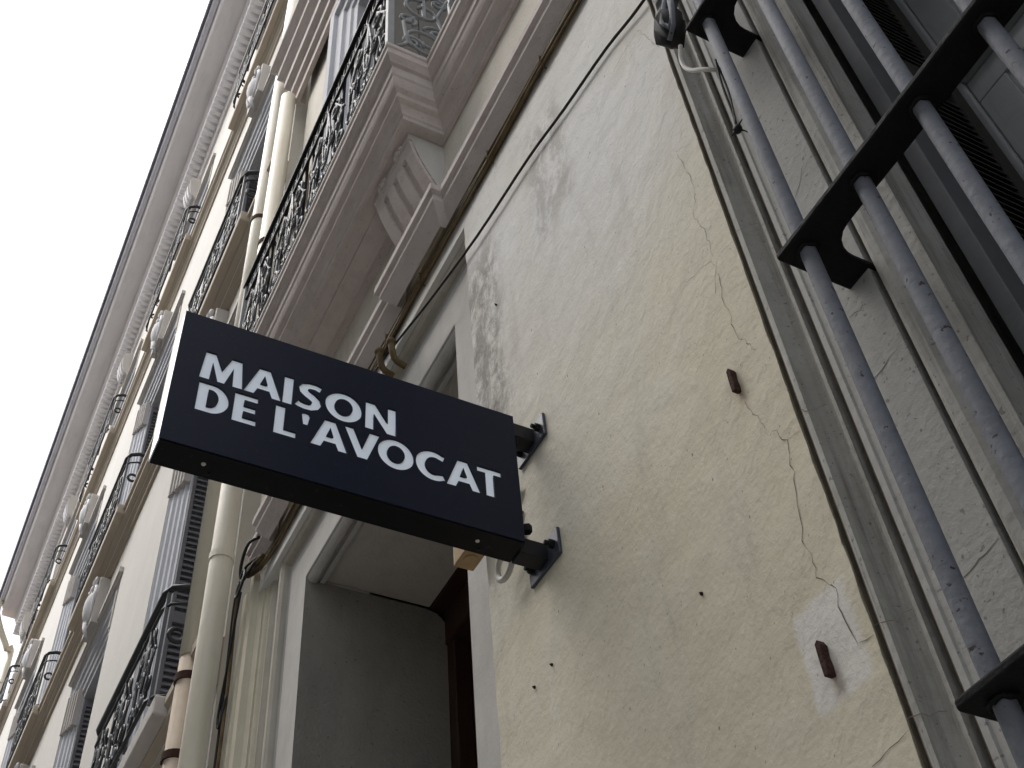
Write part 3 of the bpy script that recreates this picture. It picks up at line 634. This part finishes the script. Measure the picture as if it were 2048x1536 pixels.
fil = [(-0.622+0.03+0.03*math.cos(math.radians(a)), -0.077+0.03+0.03*(-1)*math.sin(math.radians(180+a))*-1) for a in ()]
inner = [(-0.628,0.03),(-0.628,-0.030)] + [(-0.628+0.045-0.045*math.cos(t), -0.030-0.047*math.sin(t)) for t in (0.25,0.55,0.9,1.25,1.57)]
mirror = lambda p: ((-0.6435+0.1235*9-0.6435)-p[0], p[1])
right = [mirror(p) for p in inner][::-1]
outl = [(xo,-0.133),(xo,0.03)]+inner+right+[mirror((xo,0.03)),mirror((xo,-0.133))]
for z in (1.49, 2.220, 2.956, 3.687):
    smooth_edges(MB().prism(outl, 'z', z, z+0.014).build('crossbar', 'iron_black', gr, bevel=0.0042), 40)

# ragged black sleeve and loose cable round the upper grille foot
rg = MB()
random.seed(3)
ring = []
for i in range(9):
    t = i/8; c = Vector((-0.735+0.035*t, -0.10-0.012*math.sin(3*t), 3.775+0.22*t)); rr = 0.012+0.014*math.sin(math.pi*min(1,t*1.2))+0.007*math.sin(9*t)
    ring.append([(c.x+rr*(0.7+0.9*random.random())*math.cos(2*math.pi*k/12), c.y+rr*(0.7+0.9*random.random())*math.sin(2*math.pi*k/12), c.z+random.uniform(-.012,.012)) for k in range(12)])
rg.add([v for r_ in ring for v in r_], [(i*12+k,(i+1)*12+k,(i+1)*12+(k+1)%12,i*12+(k+1)%12) for i in range(8) for k in range(12)]+[tuple(range(11,-1,-1))])
sleeve = tag(rg.build('torn_sleeve', 'cable_black', None, smooth=True), 'crumpled black plastic sleeve caught on the top left of the window grille', 'plastic sheet')
b = MB(); b.tube([(-0.70,-0.112,3.93),(-0.705,-0.13,3.86),(-0.72,-0.135,3.81),(-0.712,-0.13,3.77),(-0.695,-0.128,3.80),(-0.69,-0.125,3.87)], 0.006, 7)
b.tube([(-0.69,-0.12,3.92),(-0.685,-0.13,3.83),(-0.70,-0.13,3.765),(-0.727,-0.125,3.752)], 0.005, 7)
b.build('fold', 'iron_blue', sleeve, smooth=True)
cp = [(-0.727,-0.1,3.75),(-0.737,-0.1,3.712),(-0.735,-0.1,3.675),(-0.722,-0.1,3.640),(-0.700,-0.098,3.606),(-0.686,-0.09,3.585),(-0.676,-0.07,3.585)]
def cat(p, n=4):
    """Catmull-Rom through points"""
    P = [Vector(q) for q in p]; out = []
    for i in range(len(P)-1):
        a, b_, c, d = P[max(i-1,0)], P[i], P[i+1], P[min(i+2,len(P)-1)]
        for k in range(n):
            t = k/n; out.append(0.5*((2*b_)+(c-a)*t+(2*a-5*b_+4*c-d)*t*t+(3*b_-a-3*c+d)*t**3))
    return out+[P[-1]]
tag(MB().tube(cat(cp), 0.0045, 8).build('loose_cable', 'conduit', None, smooth=True), 'grey cable sagging in a loop at the top left of the grille', 'cable')
b = MB(); b.tube(cat([(-0.672,-0.09,3.60),(-0.684,-0.085,3.52),(-0.690,-0.08,3.44),(-0.694,-0.08,3.395)]), 0.0022, 6); b.tube(cat([(-0.676,-0.085,3.60),(-0.680,-0.08,3.50),(-0.692,-0.08,3.40)]), 0.0018, 6)
for q in range(7): b.tube([(-0.693,-0.08,3.395),(-0.693+random.uniform(-.02,.02),-0.08+random.uniform(-.012,.012),3.388+random.uniform(-.018,.012))], 0.002, 5, r2=0.001)
b.ball((-0.693,-0.08,3.390),(0.009,0.008,0.010))
tag(b.build('hanging_wire', 'cable_black', None, smooth=True), 'thin frayed wire with a knotted end hanging beside the first grille bar', 'wire')

# ================================================================== BALCONY RAILING
rl = tag(empty('balcony_railing'), 'scrolled wrought iron railing of the shallow balcony over the doorway', 'railing')
RY = -BB-0.108; RXR, RXL, RZ0, RZ1 = BX0+0.105, BX1-0.105, 5.645, 6.36
def ribbon(name, pts2, to3, r=0.008, m='railing', n=6): return MB().tube([to3(p) for p in pts2], r, n).build(name, m, rl, smooth=True)
MB().box(RXL-0.012, RXR+0.012, RY-0.02, RY+0.02, RZ1, RZ1+0.022).build('top_rail', 'railing_dark', rl, bevel=0.004)
MB().box(RXL-0.012, RXR+0.012, RY-0.010, RY+0.010, RZ0, RZ0+0.014).build('bottom_rail', 'railing_dark', rl)
MB().box(RXL-0.01, RXR+0.01, RY-0.006, RY+0.006, RZ1-0.11, RZ1-0.098).build('upper_rail', 'railing_dark', rl)
MB().box(RXR-0.018, RXR+0.018, RY+0.021, 0.019, RZ1, RZ1+0.022).build('side_rail', 'railing_dark', rl)
MB().box(RXR-0.008, RXR+0.008, RY+0.013, 0.019, RZ0, RZ0+0.014).build('side_rail', 'railing_dark', rl)
MB().box(RXL-0.018, RXL+0.018, RY+0.021, 0.019, RZ1, RZ1+0.022).build('side_rail', 'railing_dark', rl)
for x in (RXR, RXL):
    MB().box(x-0.013, x+0.013, RY-0.013, RY+0.013, 5.626, RZ1-0.0005).build('post', 'rail_grey', rl, bevel=0.002)
MB().box(RXR-0.009, RXR+0.009, -0.012, 0.006, 5.633, RZ1).build('post', 'rail_grey', rl)
fx = lambda p: (p[0], RY, p[1])
NU = 4; UW = (RXR-RXL)/NU
def scroll_unit(xa, w, z0, z1):
    """one panel: a pair of facing S-scrolls, a heart of C-scrolls and a palmette"""
    c = xa+w/2; h = z1-z0
    P = []
    for s in (-1, 1):
        e = c+s*(w*0.30)
        top = spiral(e-s*w*0.10, z0+h*0.80, w*0.13, 0.012, math.pi/2, -s*1.35)
        bot = spiral(e+s*w*0.06, z0+h*0.20, w*0.15, 0.012, -math.pi/2, -s*1.5)
        P.append(top[::-1]+[(e+s*w*0.10, z0+h*0.62),(e-s*w*0.02, z0+h*0.42)]+bot)
        P.append(spiral(c+s*w*0.13, z0+h*0.52, w*0.115, 0.01, math.pi*(0 if s<0 else 1), s*1.4))
        P.append(spiral(c+s*w*0.10, z0+h*0.16, w*0.085, 0.008, math.pi/2, s*1.3))
        P.append([(c,z0+h*0.28),(c+s*w*0.06,z0+h*0.40),(c+s*w*0.09,z0+h*0.60),(c+s*w*0.03,z0+h*0.86),(c,z0+h*0.97)])
        P.append([(c+s*w*0.02,z0+h*0.62),(c+s*w*0.07,z0+h*0.72),(c+s*w*0.04,z0+h*0.80)])
        P.append(spiral(c+s*w*0.36, z0+h*0.56, w*0.09, 0.008, 0, s*1.25))
    P.append([(c,z0),(c,z0+h*0.5),(c,z1)])
    return P
src = []
for k in range(NU):
    xa = RXL+k*UW
    if k == 0:
        for q, pts in enumerate(scroll_unit(xa, UW, RZ0+0.014, RZ1-0.11)):
            src.append(ribbon('scroll', pts, fx, 0.0068 if q % 2 == 0 else 0.0052))
        for q in range(7):
            xx = xa+UW*(q+0.5)/7; src.append(ribbon('ring', ell(xx, RZ1-0.049, 0.024, 0.040, 0, 2*math.pi-0.01, 14), fx, 0.005))
        for (fxx, fz) in ((0.5,0.30),(0.5,0.62),(0.22,0.48),(0.78,0.48),(0.35,0.12),(0.65,0.12)):
            d = MB()
            for q in range(5): t = q*1.2566; d.ball((xa+UW*fxx+0.015*math.cos(t), RY-0.006, RZ0+0.6*fz+0.015*math.sin(t)), (0.012,0.006,0.012), 7, 5)
            d.ball((xa+UW*fxx, RY-0.009, RZ0+0.6*fz), (0.008,0.006,0.008), 7, 5)
            src.append(d.build('leaf_boss', 'railing', rl, smooth=True))
    else:
        for o in src: inst(o, o.name.split('.')[0], rl, (k*UW,0,0))
    for q in range(5):
        xq = xa+UW*q/5
        if k or q: MB().box(xq-0.006, xq+0.006, RY+0.008, RY+0.020, RZ0-0.015, RZ1-0.0005).build('baluster', 'railing_dark', rl)
# the return panel at the near end: C-scrolls
fy = lambda p: (RXR, p[0], p[1])
ya, yb = RY+0.015, 0.0; wy = yb-ya
for pts in ([*spiral(ya+wy*0.55, 5.80, wy*0.40, wy*0.10, -math.pi/2, -1.15)], [*spiral(ya+wy*0.30, 5.755, 0.045, 0.008, 0, 1.4)], [*spiral(ya+wy*0.86, 5.72, 0.050, 0.008, math.pi, -1.4)],
            [(ya+0.004,5.66),(ya+0.05,5.72),(ya+wy*0.2,5.80),(ya+wy*0.16,5.90),(ya+wy*0.35,5.97)], [*spiral(ya+wy*0.72, 5.90, 0.055, 0.008, math.pi, -1.5)], [*spiral(ya+wy*0.22, 5.93, 0.04, 0.008, -1, 1.4)],
            [*spiral(ya+wy*0.5, 6.06, wy*0.36, wy*0.1, math.pi/2, 1.2)], [*spiral(ya+wy*0.3, 6.16, 0.05, 0.008, 0, 1.4)], [*spiral(ya+wy*0.75, 6.18, 0.05, 0.008, math.pi, -1.4)],
            [(yb-0.01,5.66),(yb-0.06,5.76),(yb-0.03,5.90),(yb-0.07,6.05),(yb-0.02,6.25)]):
    MB().tube([fy(p) for p in pts], 0.0075, 6).build('scroll', 'rail_grey', rl, smooth=True)
MB().box(RXR-0.006, RXR+0.006, ya+wy*0.5-0.006, ya+wy*0.5+0.006, 6.0, RZ1).build('baluster', 'rail_grey', rl)

# ================================================================== CABLES, CONDUITS, BOX, NAILS
random.seed(11)
specs = [(0.0,4.782,-0.012,0.0065,'cable_tan'),(0.0,4.769,-0.010,0.006,'cable_black'),(0.0,4.757,-0.010,0.0075,'cable_tan'),(0.0,4.743,-0.009,0.005,'cable_tan')]
labs = ['topmost tan cable clipped under the mauve string course', 'black cable between the tan ones under the string course', 'thick tan cable in the bundle under the string course', 'lowest thin tan cable under the string course']
for (dx, z, y, r, m), lb in zip(specs, labs):
    pts = [(2.9-0.22*i, y+random.uniform(-.003,.001), z+0.004*math.sin(i*1.7+z*90)+random.uniform(-.003,.003)) for i in range(31)]
    pts = [p for p in pts if p[0] > -3.62] + [(-3.66,y-0.012,z-0.004),(-3.76,-0.045,z+0.02)]
    tag(MB().tube(cat(pts,2), r, 7).build('cable', m, None, smooth=True), lb, 'cable', 'cables under the string course')
cl = 0
for x in (-0.95, -1.28, -1.62, -2.12, -2.40):
    cl += 1
    b = MB(); b.tube([(x,-0.001,4.792),(x,-0.021,4.790),(x,-0.0225,4.762),(x,-0.0195,4.737),(x,-0.001,4.733)], 0.0028, 6)
    tag(b.build('cable_clip', 'cable_tan', None, smooth=True), 'small brown clip holding the cable bundle, %s from the right' % ('first','second','third','fourth','fifth')[cl-1], 'cable clip', 'clips on the cable bundle')
bc = [(-0.60,-0.02,4.245),(-0.858,-0.012,4.300),(-1.018,-0.010,4.360),(-1.231,-0.010,4.405),(-1.422,-0.012,4.450),(-1.733,-0.014,4.492),(-2.047,-0.02,4.56),(-2.28,-0.025,4.625),(-2.50,-0.02,4.70),(-2.62,-0.014,4.735)]
tag(MB().tube(cat(bc,4), 0.0042, 8).build('slack_cable', 'cable_black', None, smooth=True), 'single black cable running slantwise across the cream wall', 'cable')
# conduit elbows above the sign
for k, (x, z, lb) in enumerate(((-2.43,4.66,'left brown conduit elbow under the string course above the sign'), (-2.33,4.60,'right brown conduit elbow under the string course above the sign'))):
    b = MB(); b.tube(cat([(x-0.02,-0.015,z+0.10),(x,-0.03,z+0.06),(x+0.035,-0.045,z+0.02),(x+0.03,-0.03,z-0.05),(x+0.028,0.01,z-0.07)]), 0.011, 10)
    b.ball((x+0.035,-0.045,z+0.02),(0.017,0.017,0.017))
    tag(b.build('conduit_elbow', 'cable_tan', None, smooth=True), lb, 'conduit', 'conduit elbows over the sign')
# hanging tangle at the left end of the string course
random.seed(5)
tg = [([(-3.62,-0.03,4.78),(-3.74,-0.06,4.80),(-3.82,-0.06,4.775),(-3.90,-0.05,4.72),(-3.95,-0.035,4.50),(-3.96,-0.03,4.20),(-3.955,-0.03,3.6)],0.006,'cable_black','black cable dropping from the string course beside the pale downpipe'),
      ([(-3.60,-0.035,4.76),(-3.72,-0.055,4.77),(-3.80,-0.06,4.74),(-3.86,-0.05,4.63),(-3.90,-0.035,4.42),(-3.915,-0.03,4.15),(-3.92,-0.03,3.5)],0.007,'cable_tan','brown cable dropping from the string course beside the pale downpipe'),
      ([(-3.76,-0.06,4.80),(-3.70,-0.075,4.71),(-3.74,-0.08,4.65),(-3.79,-0.075,4.68),(-3.78,-0.07,4.74)],0.006,'cable_black','black cable loop curled at the end of the string course'),
      ([(-3.78,-0.06,4.70),(-3.83,-0.055,4.60),(-3.90,-0.045,4.45),(-3.97,-0.04,4.25),(-3.93,-0.04,4.18),(-3.90,-0.035,4.3)],0.005,'cable_black','thin cable swagged from the loop towards the downpipe'),
      ([(-3.62,-0.055,4.86),(-3.70,-0.075,4.88),(-3.79,-0.07,4.84),(-3.80,-0.06,4.77),(-3.74,-0.06,4.745),(-3.66,-0.05,4.76)],0.007,'cable_black','black cable wrapped over the end of the string course')]
for pts, r, m, lb in tg: tag(MB().tube(cat(pts,5), r, 7).build('cable', m, None, smooth=True), lb, 'cable')
jb = tag(empty('junction_box'), 'small ochre junction box on the wall beneath the sign', 'box')
MB().box(-1.90, -1.825, -0.05, -0.0002, 3.375, 3.45).build('case', 'box_ochre', jb, bevel=0.003)
b = MB(); b.tube([(-1.862,-0.025,3.3752),(-1.862,-0.025,3.372)], 0.016, 16); b.build('knock_out', 'box_ochre', jb)
MB().box(-1.9005, -1.8995, -0.049, -0.001, 3.38, 3.445).build('lid', 'conduit', jb)
b = MB(); b.tube([(-1.70+0.034*math.cos(t), -0.03, 3.232+0.034*math.sin(t)) for t in [i*2*math.pi/20 for i in range(21)]], 0.007, 8)
tag(b.build('conduit_ring', 'conduit', None, smooth=True), 'white plastic conduit loop under the lower sign bracket', 'conduit')
for (x, z, lb) in ((-0.945,3.035,'upper rusty iron stub sticking out of the cream wall'), (-0.937,2.487,'lower rusty iron stub in its white repair patch')):
    b = MB(); b.prism([(x-0.005,z-0.024),(x+0.004,z-0.026),(x+0.0055,z-0.013),(x+0.0040,z+0.004),(x+0.0055,z+0.020),(x+0.001,z+0.030),(x-0.005,z+0.026),(x-0.0055,z+0.004)], 'y', -0.013, -0.0002)
    tag(b.build('iron_stub', 'rust', None, bevel=0.0015), lb, 'iron stub', 'rusty stubs in the cream wall')
for (x, z, lb) in ((-1.605,2.925,'round nail head right of the pair below the sign'), (-1.676,2.921,'dark nail left of the pair below the sign'), (-1.683,4.115,'tiny nail in the grime beside the doorway'), (-1.147,2.752,'small dark nail low in the cream wall')):
    b = MB(); b.ball((x,-0.0015,z),(0.0032,0.003,0.0036),10,6); b.tube([(x,-0.001,z),(x+0.003,-0.007,z-0.002)], 0.0016, 6)
    tag(b.build('nail', 'rust', None, smooth=True), lb, 'nail', 'nails in the cream wall')
# torn plaster lips beside the sign
for (x, z) in ((-1.655,3.40),(-1.665,3.345),(-1.66,3.29),(-1.668,3.26)):
    b = MB(); n = 9; ring = [(x+random.uniform(.008,.02)*math.cos(t), -random.uniform(.001,.006), z+random.uniform(.008,.022)*math.sin(t)) for t in [i*2*math.pi/n for i in range(n)]]
    b.add(ring+[(x,-0.009,z)], [(i,(i+1)%n,n) for i in range(n)]); b.build('plaster_chip', 'crack' if x < -1.66 else 'marble', A)

# ================================================================== DOWNPIPES
def downpipe(name, x, y, r, z0, z1, m, label, collars, elbow=None, lower=None):
    t = tag(empty(name), label, 'downpipe', 'downpipes between the houses')
    zz = lower or z0
    b = MB(); pts = [(x,y,zz),(x,y,(zz+z1)/2),(x,y,z1)]
    if elbow: pts += [(x+0.01,y+0.015,z1+0.06),(x+0.02,y+0.05,z1+0.10),(x+0.02,y+0.14,z1+0.12)]
    b.tube(pts, r, 24); b.build('pipe', m, t, smooth=True)
    if lower: MB().tube([(x,y,z0),(x,y,(z0+zz)/2),(x,y,zz-0.001)], r*0.93, 20).build('lower_pipe', 'pipe_tan', t, smooth=True)
    for z, cm in collars: MB().tube([(x,y,z),(x,y,z+0.035)], r*1.10, 24).build('collar', cm, t, smooth=False)
    return t
downpipe('downpipe', -4.045, -0.095, 0.050, 0, 9.18, 'pipe', 'pale round downpipe at the left end of the cream house, ending under the upper cornice', ((5.05,'pipe'),(7.4,'rust'),(2.5,'pipe')))
downpipe('downpipe', -4.345, -0.095, 0.052, 0, 11.4, 'pipe', 'taller pale downpipe left of the first one with a rusty collar', ((8.05,'rust'),(4.62,'rust'),(4.25,'rust')), lower=4.75)

# ================================================================== FAR BUILDING
B = tag(empty('apartment_house'), 'long ornate apartment house with dentil cornice, tan ledges and carved shields receding down the street', 'building')
BXR, BXL = -4.20, -19.3
CX = [-5.55, -8.72, -11.85, -15.0, -18.1]; HW = 0.58
FL = [(4.78, 7.72), (8.70, 11.38), (12.64, 14.10)]; HO = HW+0.232
wl_ = MB()
zs = [0] + [z for f in FL for z in (f[0], f[1]+0.232)] + [15.9]
for i in range(0, len(zs)-1):
    z0, z1 = zs[i], zs[i+1]
    if i % 2 == 0: wl_.box(BXL, BXR, 0, 0.45, z0, z1)
    else:
        xs = [BXR] + [v for c in CX for v in (c+HO, c-HO)] + [BXL]
        for k in range(0, len(xs), 2): wl_.box(xs[k+1], xs[k], 0, 0.45, z0, z1)
wl_.build('wall', 'far_wall', B)
random.seed(21)
# ledges
for zb, z_, p in ((4.55, 0, 0.11), (8.42, 1, 0.115), (12.40, 2, 0.085)):
    q = p/0.115
    lp = [(0,zb),(0.025*q,zb),(0.025*q,zb+0.05),(0.05*q,zb+0.075),(0.05*q,zb+0.10),(0.095*q,zb+0.115),(0.095*q,zb+0.165),(0.115*q,zb+0.18),(0.115*q,zb+0.225),(0,zb+0.24)]
    led = MB().sweep([(BXR,0.0),(BXL,0.0)], lp).build('ledge', 'far_tan', B)
    MB().box(BXL+0.01, BXR-0.01, -0.052*q, -0.03*q, zb+0.0755, zb+0.10).build('fillet', 'far_wall', led)
    for c in CX:
        s = MB(); s.box(c-0.86, c+0.86, -p-0.045, 0.0, zb+0.13, zb+0.2295); s.box(c-0.78, c+0.78, -p-0.03, 0.0, zb+0.23, zb+0.285)
        s.build('sill', 'far_tan' if z_ else 'far_stone', led, bevel=0.01)
# cornice
cornice = MB().prism([(0.0,15.12),(-0.03,15.12),(-0.035,15.17),(-0.05,15.185),(-0.05,15.195),(-0.004,15.20),(-0.004,15.50),(-0.195,15.505),(-0.20,15.54),(-0.22,15.56),(-0.22,15.60),(-0.46,15.62),(-0.46,15.66),(-0.475,15.665),(-0.475,15.76),(-0.49,15.78),(-0.50,15.84),(0.3,15.95),(0.3,15.12)], 'x', BXL, BXR).build('cornice', 'soffit', B)
dn = None; x = BXR-0.06
while x > BXL+0.05:
    if dn is None: dn = MB().box(-0.028,0.028,-0.190,-0.0041,15.205,15.4995).build('dentil', 'soffit', cornice); dn.location = (x,0,0)
    else: inst(dn, 'dentil', cornice, (x,0,0))
    x -= 0.105
gt = MB(); prof = [(-0.575,15.93),(-0.575,15.85),(-0.59,15.835),(-0.61,15.84),(-0.618,15.87),(-0.62,15.94)]
MB().prism([(-0.501,15.93),(-0.501,15.80),(-0.53,15.79),(-0.56,15.80),(-0.5745,15.84),(-0.5745,15.93)], 'x', BXL, BXR).build('fascia', 'fascia', B)
gt.prism(prof, 'x', BXL, BXR); g_o = gt.build('gutter', 'gutter', B)
MB().prism([(-0.52,15.93),(6.0,19.2),(6.0,15.9),(0.3,15.9)], 'x', BXL, BXR).build('roof', 'roof_tile', B)
# windows
AP = [(0,0.3),(0,0.088),(0.045,0.084),(0.05,0.066),(0.10,0.062),(0.105,0.046),(0.155,0.042),(0.16,0.022),(0.205,0.018),(0.212,0.004),(0.23,0.006),(0.23,0.3)]
for bi, c in enumerate(CX):
    for fi, (z0, z1) in enumerate(FL):
        if fi == 0 and bi > 2: pass
        wn_ = MB().uframe(c-HW, c+HW, z0, z1, AP).build('window', 'far_arch', B)
        MB().box(c-HW-0.10, c+HW+0.10, 0.36, 0.40, z0, z1+0.2).build('pane', 'glass', wn_)
        f = MB(); f.box(c-HW, c-HW+0.07, 0.30, 0.36, z0, z1); f.box(c+HW-0.07, c+HW, 0.30, 0.36, z0, z1); f.box(c-0.05, c+0.05, 0.31, 0.36, z0, z1); f.box(c-HW+0.07, c+HW-0.07, 0.305, 0.36, z1-0.75, z1-0.66); f.box(c-HW+0.07, c+HW-0.07, 0.302, 0.36, z1-0.07, z1)
        f.build('sash', 'casement', wn_)
        # louvred shutter folded against the far jamb and the near jamb
        for s in (-1, 1):
            xj = c+s*(HW-0.004); xa, xb = sorted((xj, xj-s*0.035))
            lf = MB(); lf.box(xa, xb, 0.095, 0.12, z0+0.02, z1-0.03); lf.box(xa, xb, 0.265, 0.295, z0+0.02, z1-0.03)
            for zz in (z0+0.02, (z0+z1)/2, z1-0.10): lf.box(xa, xb, 0.12, 0.265, zz, zz+0.07)
            lf.build('shutter', 'far_shutter', wn_)
            zz = z0+0.10; sl0 = None; mb = MB()
            one = (bi == 0 and fi == 0 and s < 0)
            while zz < z1-0.11:
                if not ((z0+z1)/2-0.02 < zz < (z0+z1)/2+0.08):
                    xi, xo_ = xj-s*0.034, xj-s*0.004
                    vs = [(xo_,0.12,0.026),(xi,0.12,-0.020),(xi,0.265,-0.020),(xo_,0.265,0.026),(xo_,0.12,0.034),(xi,0.12,-0.012),(xi,0.265,-0.012),(xo_,0.265,0.034)]
                    fs = [(0,3,2,1),(4,5,6,7),(0,1,5,4),(1,2,6,5),(2,3,7,6),(3,0,4,7)]
                    if one:
                        if sl0 is None: sl0 = MB().add(vs, fs).build('slat', 'far_shutter', wn_); sl0.location = (0,0,zz)
                        else: inst(sl0, 'slat', wn_, (0,0,zz))
                    else: mb.add([(v[0],v[1],v[2]+zz) for v in vs], fs)
                zz += 0.047
            if not one: tag(mb.build('louvres', 'far_shutter', wn_), kind='stuff')
        # head: lintel moulding with ears and keystone
        h = MB(); zt = z1+0.255
        for s in (-1, 1):
            for k in range(5): h.box(c+s*(HW+0.03+0.045*k)-0.017, c+s*(HW+0.03+0.045*k)+0.017, -0.012+0.018*k*0+0.012*(4-k), 0.085, z1-0.26, z1+0.10)
        h.box(c-HO-0.03, c+HO+0.03, -0.035, -0.001, zt, zt+0.05); h.box(c-HO-0.01, c+HO+0.01, -0.022, -0.001, zt-0.02, zt)
        h.build('lintel', 'far_stone', wn_)
# carved keystones, shared between the bays
def shield(c, zc):
    k = MB(); k.prism([(c-0.15,zc-0.26),(c+0.15,zc-0.26),(c+0.20,zc+0.16),(c+0.16,zc+0.20),(c-0.16,zc+0.20),(c-0.20,zc+0.16)], 'y', -0.085, -0.001)
    ks = k.build('keystone', 'far_stone', B)
    s = MB(); s.ball((c,-0.09,zc-0.02),(0.10,0.060,0.155),16,10); s.build('shield', 'shield', ks, smooth=True)
    v = MB()
    for sg_ in (-1, 1):
        v.tube([(c+sg_*(q[0]-c), -0.10-0.015*i/18, q[1]) for i, q in enumerate(spiral(c+0.09, zc+0.18, 0.05, 0.01, math.pi, -1.3, 18))], 0.017, 7)
        v.tube([(c+sg_*0.13,-0.095,zc+0.12),(c+sg_*0.155,-0.10,zc),(c+sg_*0.115,-0.095,zc-0.16),(c+sg_*0.04,-0.09,zc-0.23)], 0.017, 7, r2=0.010)
    v.ball((c,-0.10,zc+0.165),(0.04,0.03,0.05)); v.tube([(c,-0.10,zc-0.19),(c,-0.09,zc-0.27),(c,-0.07,zc-0.33)], 0.027, 8, r2=0.010)
    v.build('scrollwork', 'shield', ks, smooth=True)
for c in CX:
    shield(c, 8.22); shield(c, 11.92)
    k = MB(); k.prism([(-0.01,14.84),(-0.13,14.84),(-0.14,14.78)]+[(-0.14+0.09*(1-math.cos(t)), 14.74-0.30*math.sin(t)) for t in (0.2,0.5,0.8,1.1,1.4)]+[(-0.01,14.38)], 'x', c-0.13, c+0.13)
    ks = k.build('keystone', 'far_stone', B)
    for q in range(3):
        r = MB(); xk = c-0.10+0.075*q
        r.prism([(-0.15,14.76)]+[(-0.158+0.09*(1-math.cos(t)), 14.73-0.30*math.sin(t)) for t in (0.2,0.5,0.8,1.1,1.4)]+[(-0.05,14.45),(-0.05,14.76)], 'x', xk, xk+0.045); r.build('rib', 'shield', ks)

# railings of the far windows
RT = None
names = {0:'first-floor',1:'second-floor',2:'top-floor'}
order = ('nearest','second nearest','middle','second farthest','farthest')
def far_rail():
    t = empty('window_railing'); hw, zb, zt, y = 0.74, 0.0, 0.66, -0.155
    for z, r, nm, m in ((zt,0.018,'top_rail','far_iron'),(zb+0.03,0.010,'bottom_rail','far_iron'),(zt-0.10,0.008,'upper_rail','far_iron')):
        pts = [(-hw,0.0,z),(-hw,-0.07,z),(-hw+0.03,-0.13,z),(-hw+0.09,y,z)]+[(hw-0.09,y,z),(hw-0.03,-0.13,z),(hw,-0.07,z),(hw,0.0,z)]
        MB().tube(pts, r, 8).build(nm, m, t, smooth=True)
    for x in (-hw+0.06, hw-0.06, -0.25, 0.25):
        MB().box(x-0.010, x+0.010, y+0.004, y+0.022, 0.0, zt-0.015).build('baluster', 'railing', t)
    for s in (-1, 1):
        MB().box(s*hw-0.012, s*hw+0.012, -0.03, -0.008, 0.0, zt-0.015).build('post', 'far_iron', t)
        b = MB(); b.tube([(s*(hw+0.004), -0.085+p[0], p[1]) for p in spiral(0, 0.36, 0.04, 0.036, 0, 1.0, 14)], 0.012, 6); b.build('ring', 'far_iron', t, smooth=True)
    for (a, w_) in ((-hw+0.07, 0.42), (-0.24, 0.48), (0.26, 0.42)):
        for q, pts in enumerate(scroll_unit(a, w_, 0.04, zt-0.11)):
            MB().tube([(p[0], y, p[1]) for p in pts], 0.0075 if q % 2 == 0 else 0.006, 5).build('scroll', 'railing' if q % 3 else 'far_iron', t, smooth=True)
    return t
def copy_tree(o, parent=None):
    c_ = o.copy(); COL.objects.link(c_); c_.parent = parent
    for ch in o.children: copy_tree(ch, c_)
    return c_
proto = far_rail(); used = False
for fi, zl in ((0, 4.835), (1, 8.71), (2, 12.69)):
    for bi, c in enumerate(CX):
        o = proto if not used else copy_tree(proto); used = True
        o.location = (c, 0, zl)
        tag(o, 'black scrolled iron railing on the %s %s window of the ornate apartment house' % (order[bi], names[fi]), 'railing', 'window railings of the ornate apartment house')
bpy.context.view_layer.update()
# rain pipe at the far end of the ornate house
t = tag(empty('downpipe'), 'pale swan-necked downpipe under the gutter at the far end of the apartment house', 'downpipe', 'downpipes between the houses')
MB().tube(cat([(-19.15,-0.55,15.80),(-19.15,-0.55,15.55),(-19.22,-0.40,15.25),(-19.33,-0.20,14.95),(-19.38,-0.12,14.6),(-19.38,-0.12,10),(-19.38,-0.12,0)],4), 0.055, 12).build('pipe', 'pipe', t, smooth=True)
MB().tube([(-19.38,-0.12,14.3),(-19.38,-0.12,14.36)], 0.068, 12).build('collar', 'pipe', t)
# lower house beyond
Cb = tag(empty('low_house'), 'lower tan house just beyond the ornate apartment house', 'building')
MB().box(-34, -19.5, 0.05, 8, 0, 12.2).build('wall', 'far_tan', Cb)
MB().prism([(-0.25,12.2),(-0.25,12.32),(5,14.2),(8,12.2)], 'x', -34, -19.5).build('roof', 'roof_tile', Cb)
for k in range(4):
    for z in (1.2, 4.9, 8.6):
        wq = MB().uframe(-21.4-3*k-0.5, -21.4-3*k+0.5, z, z+2.2, [(0,0.2),(0,0.02),(0.12,0.02),(0.12,0.2)]).build('window', 'far_wall', Cb)
        MB().box(-21.4-3*k-0.5, -21.4-3*k+0.5, 0.03, 0.048, z, z+2.2).build('pane', 'glass', wq)
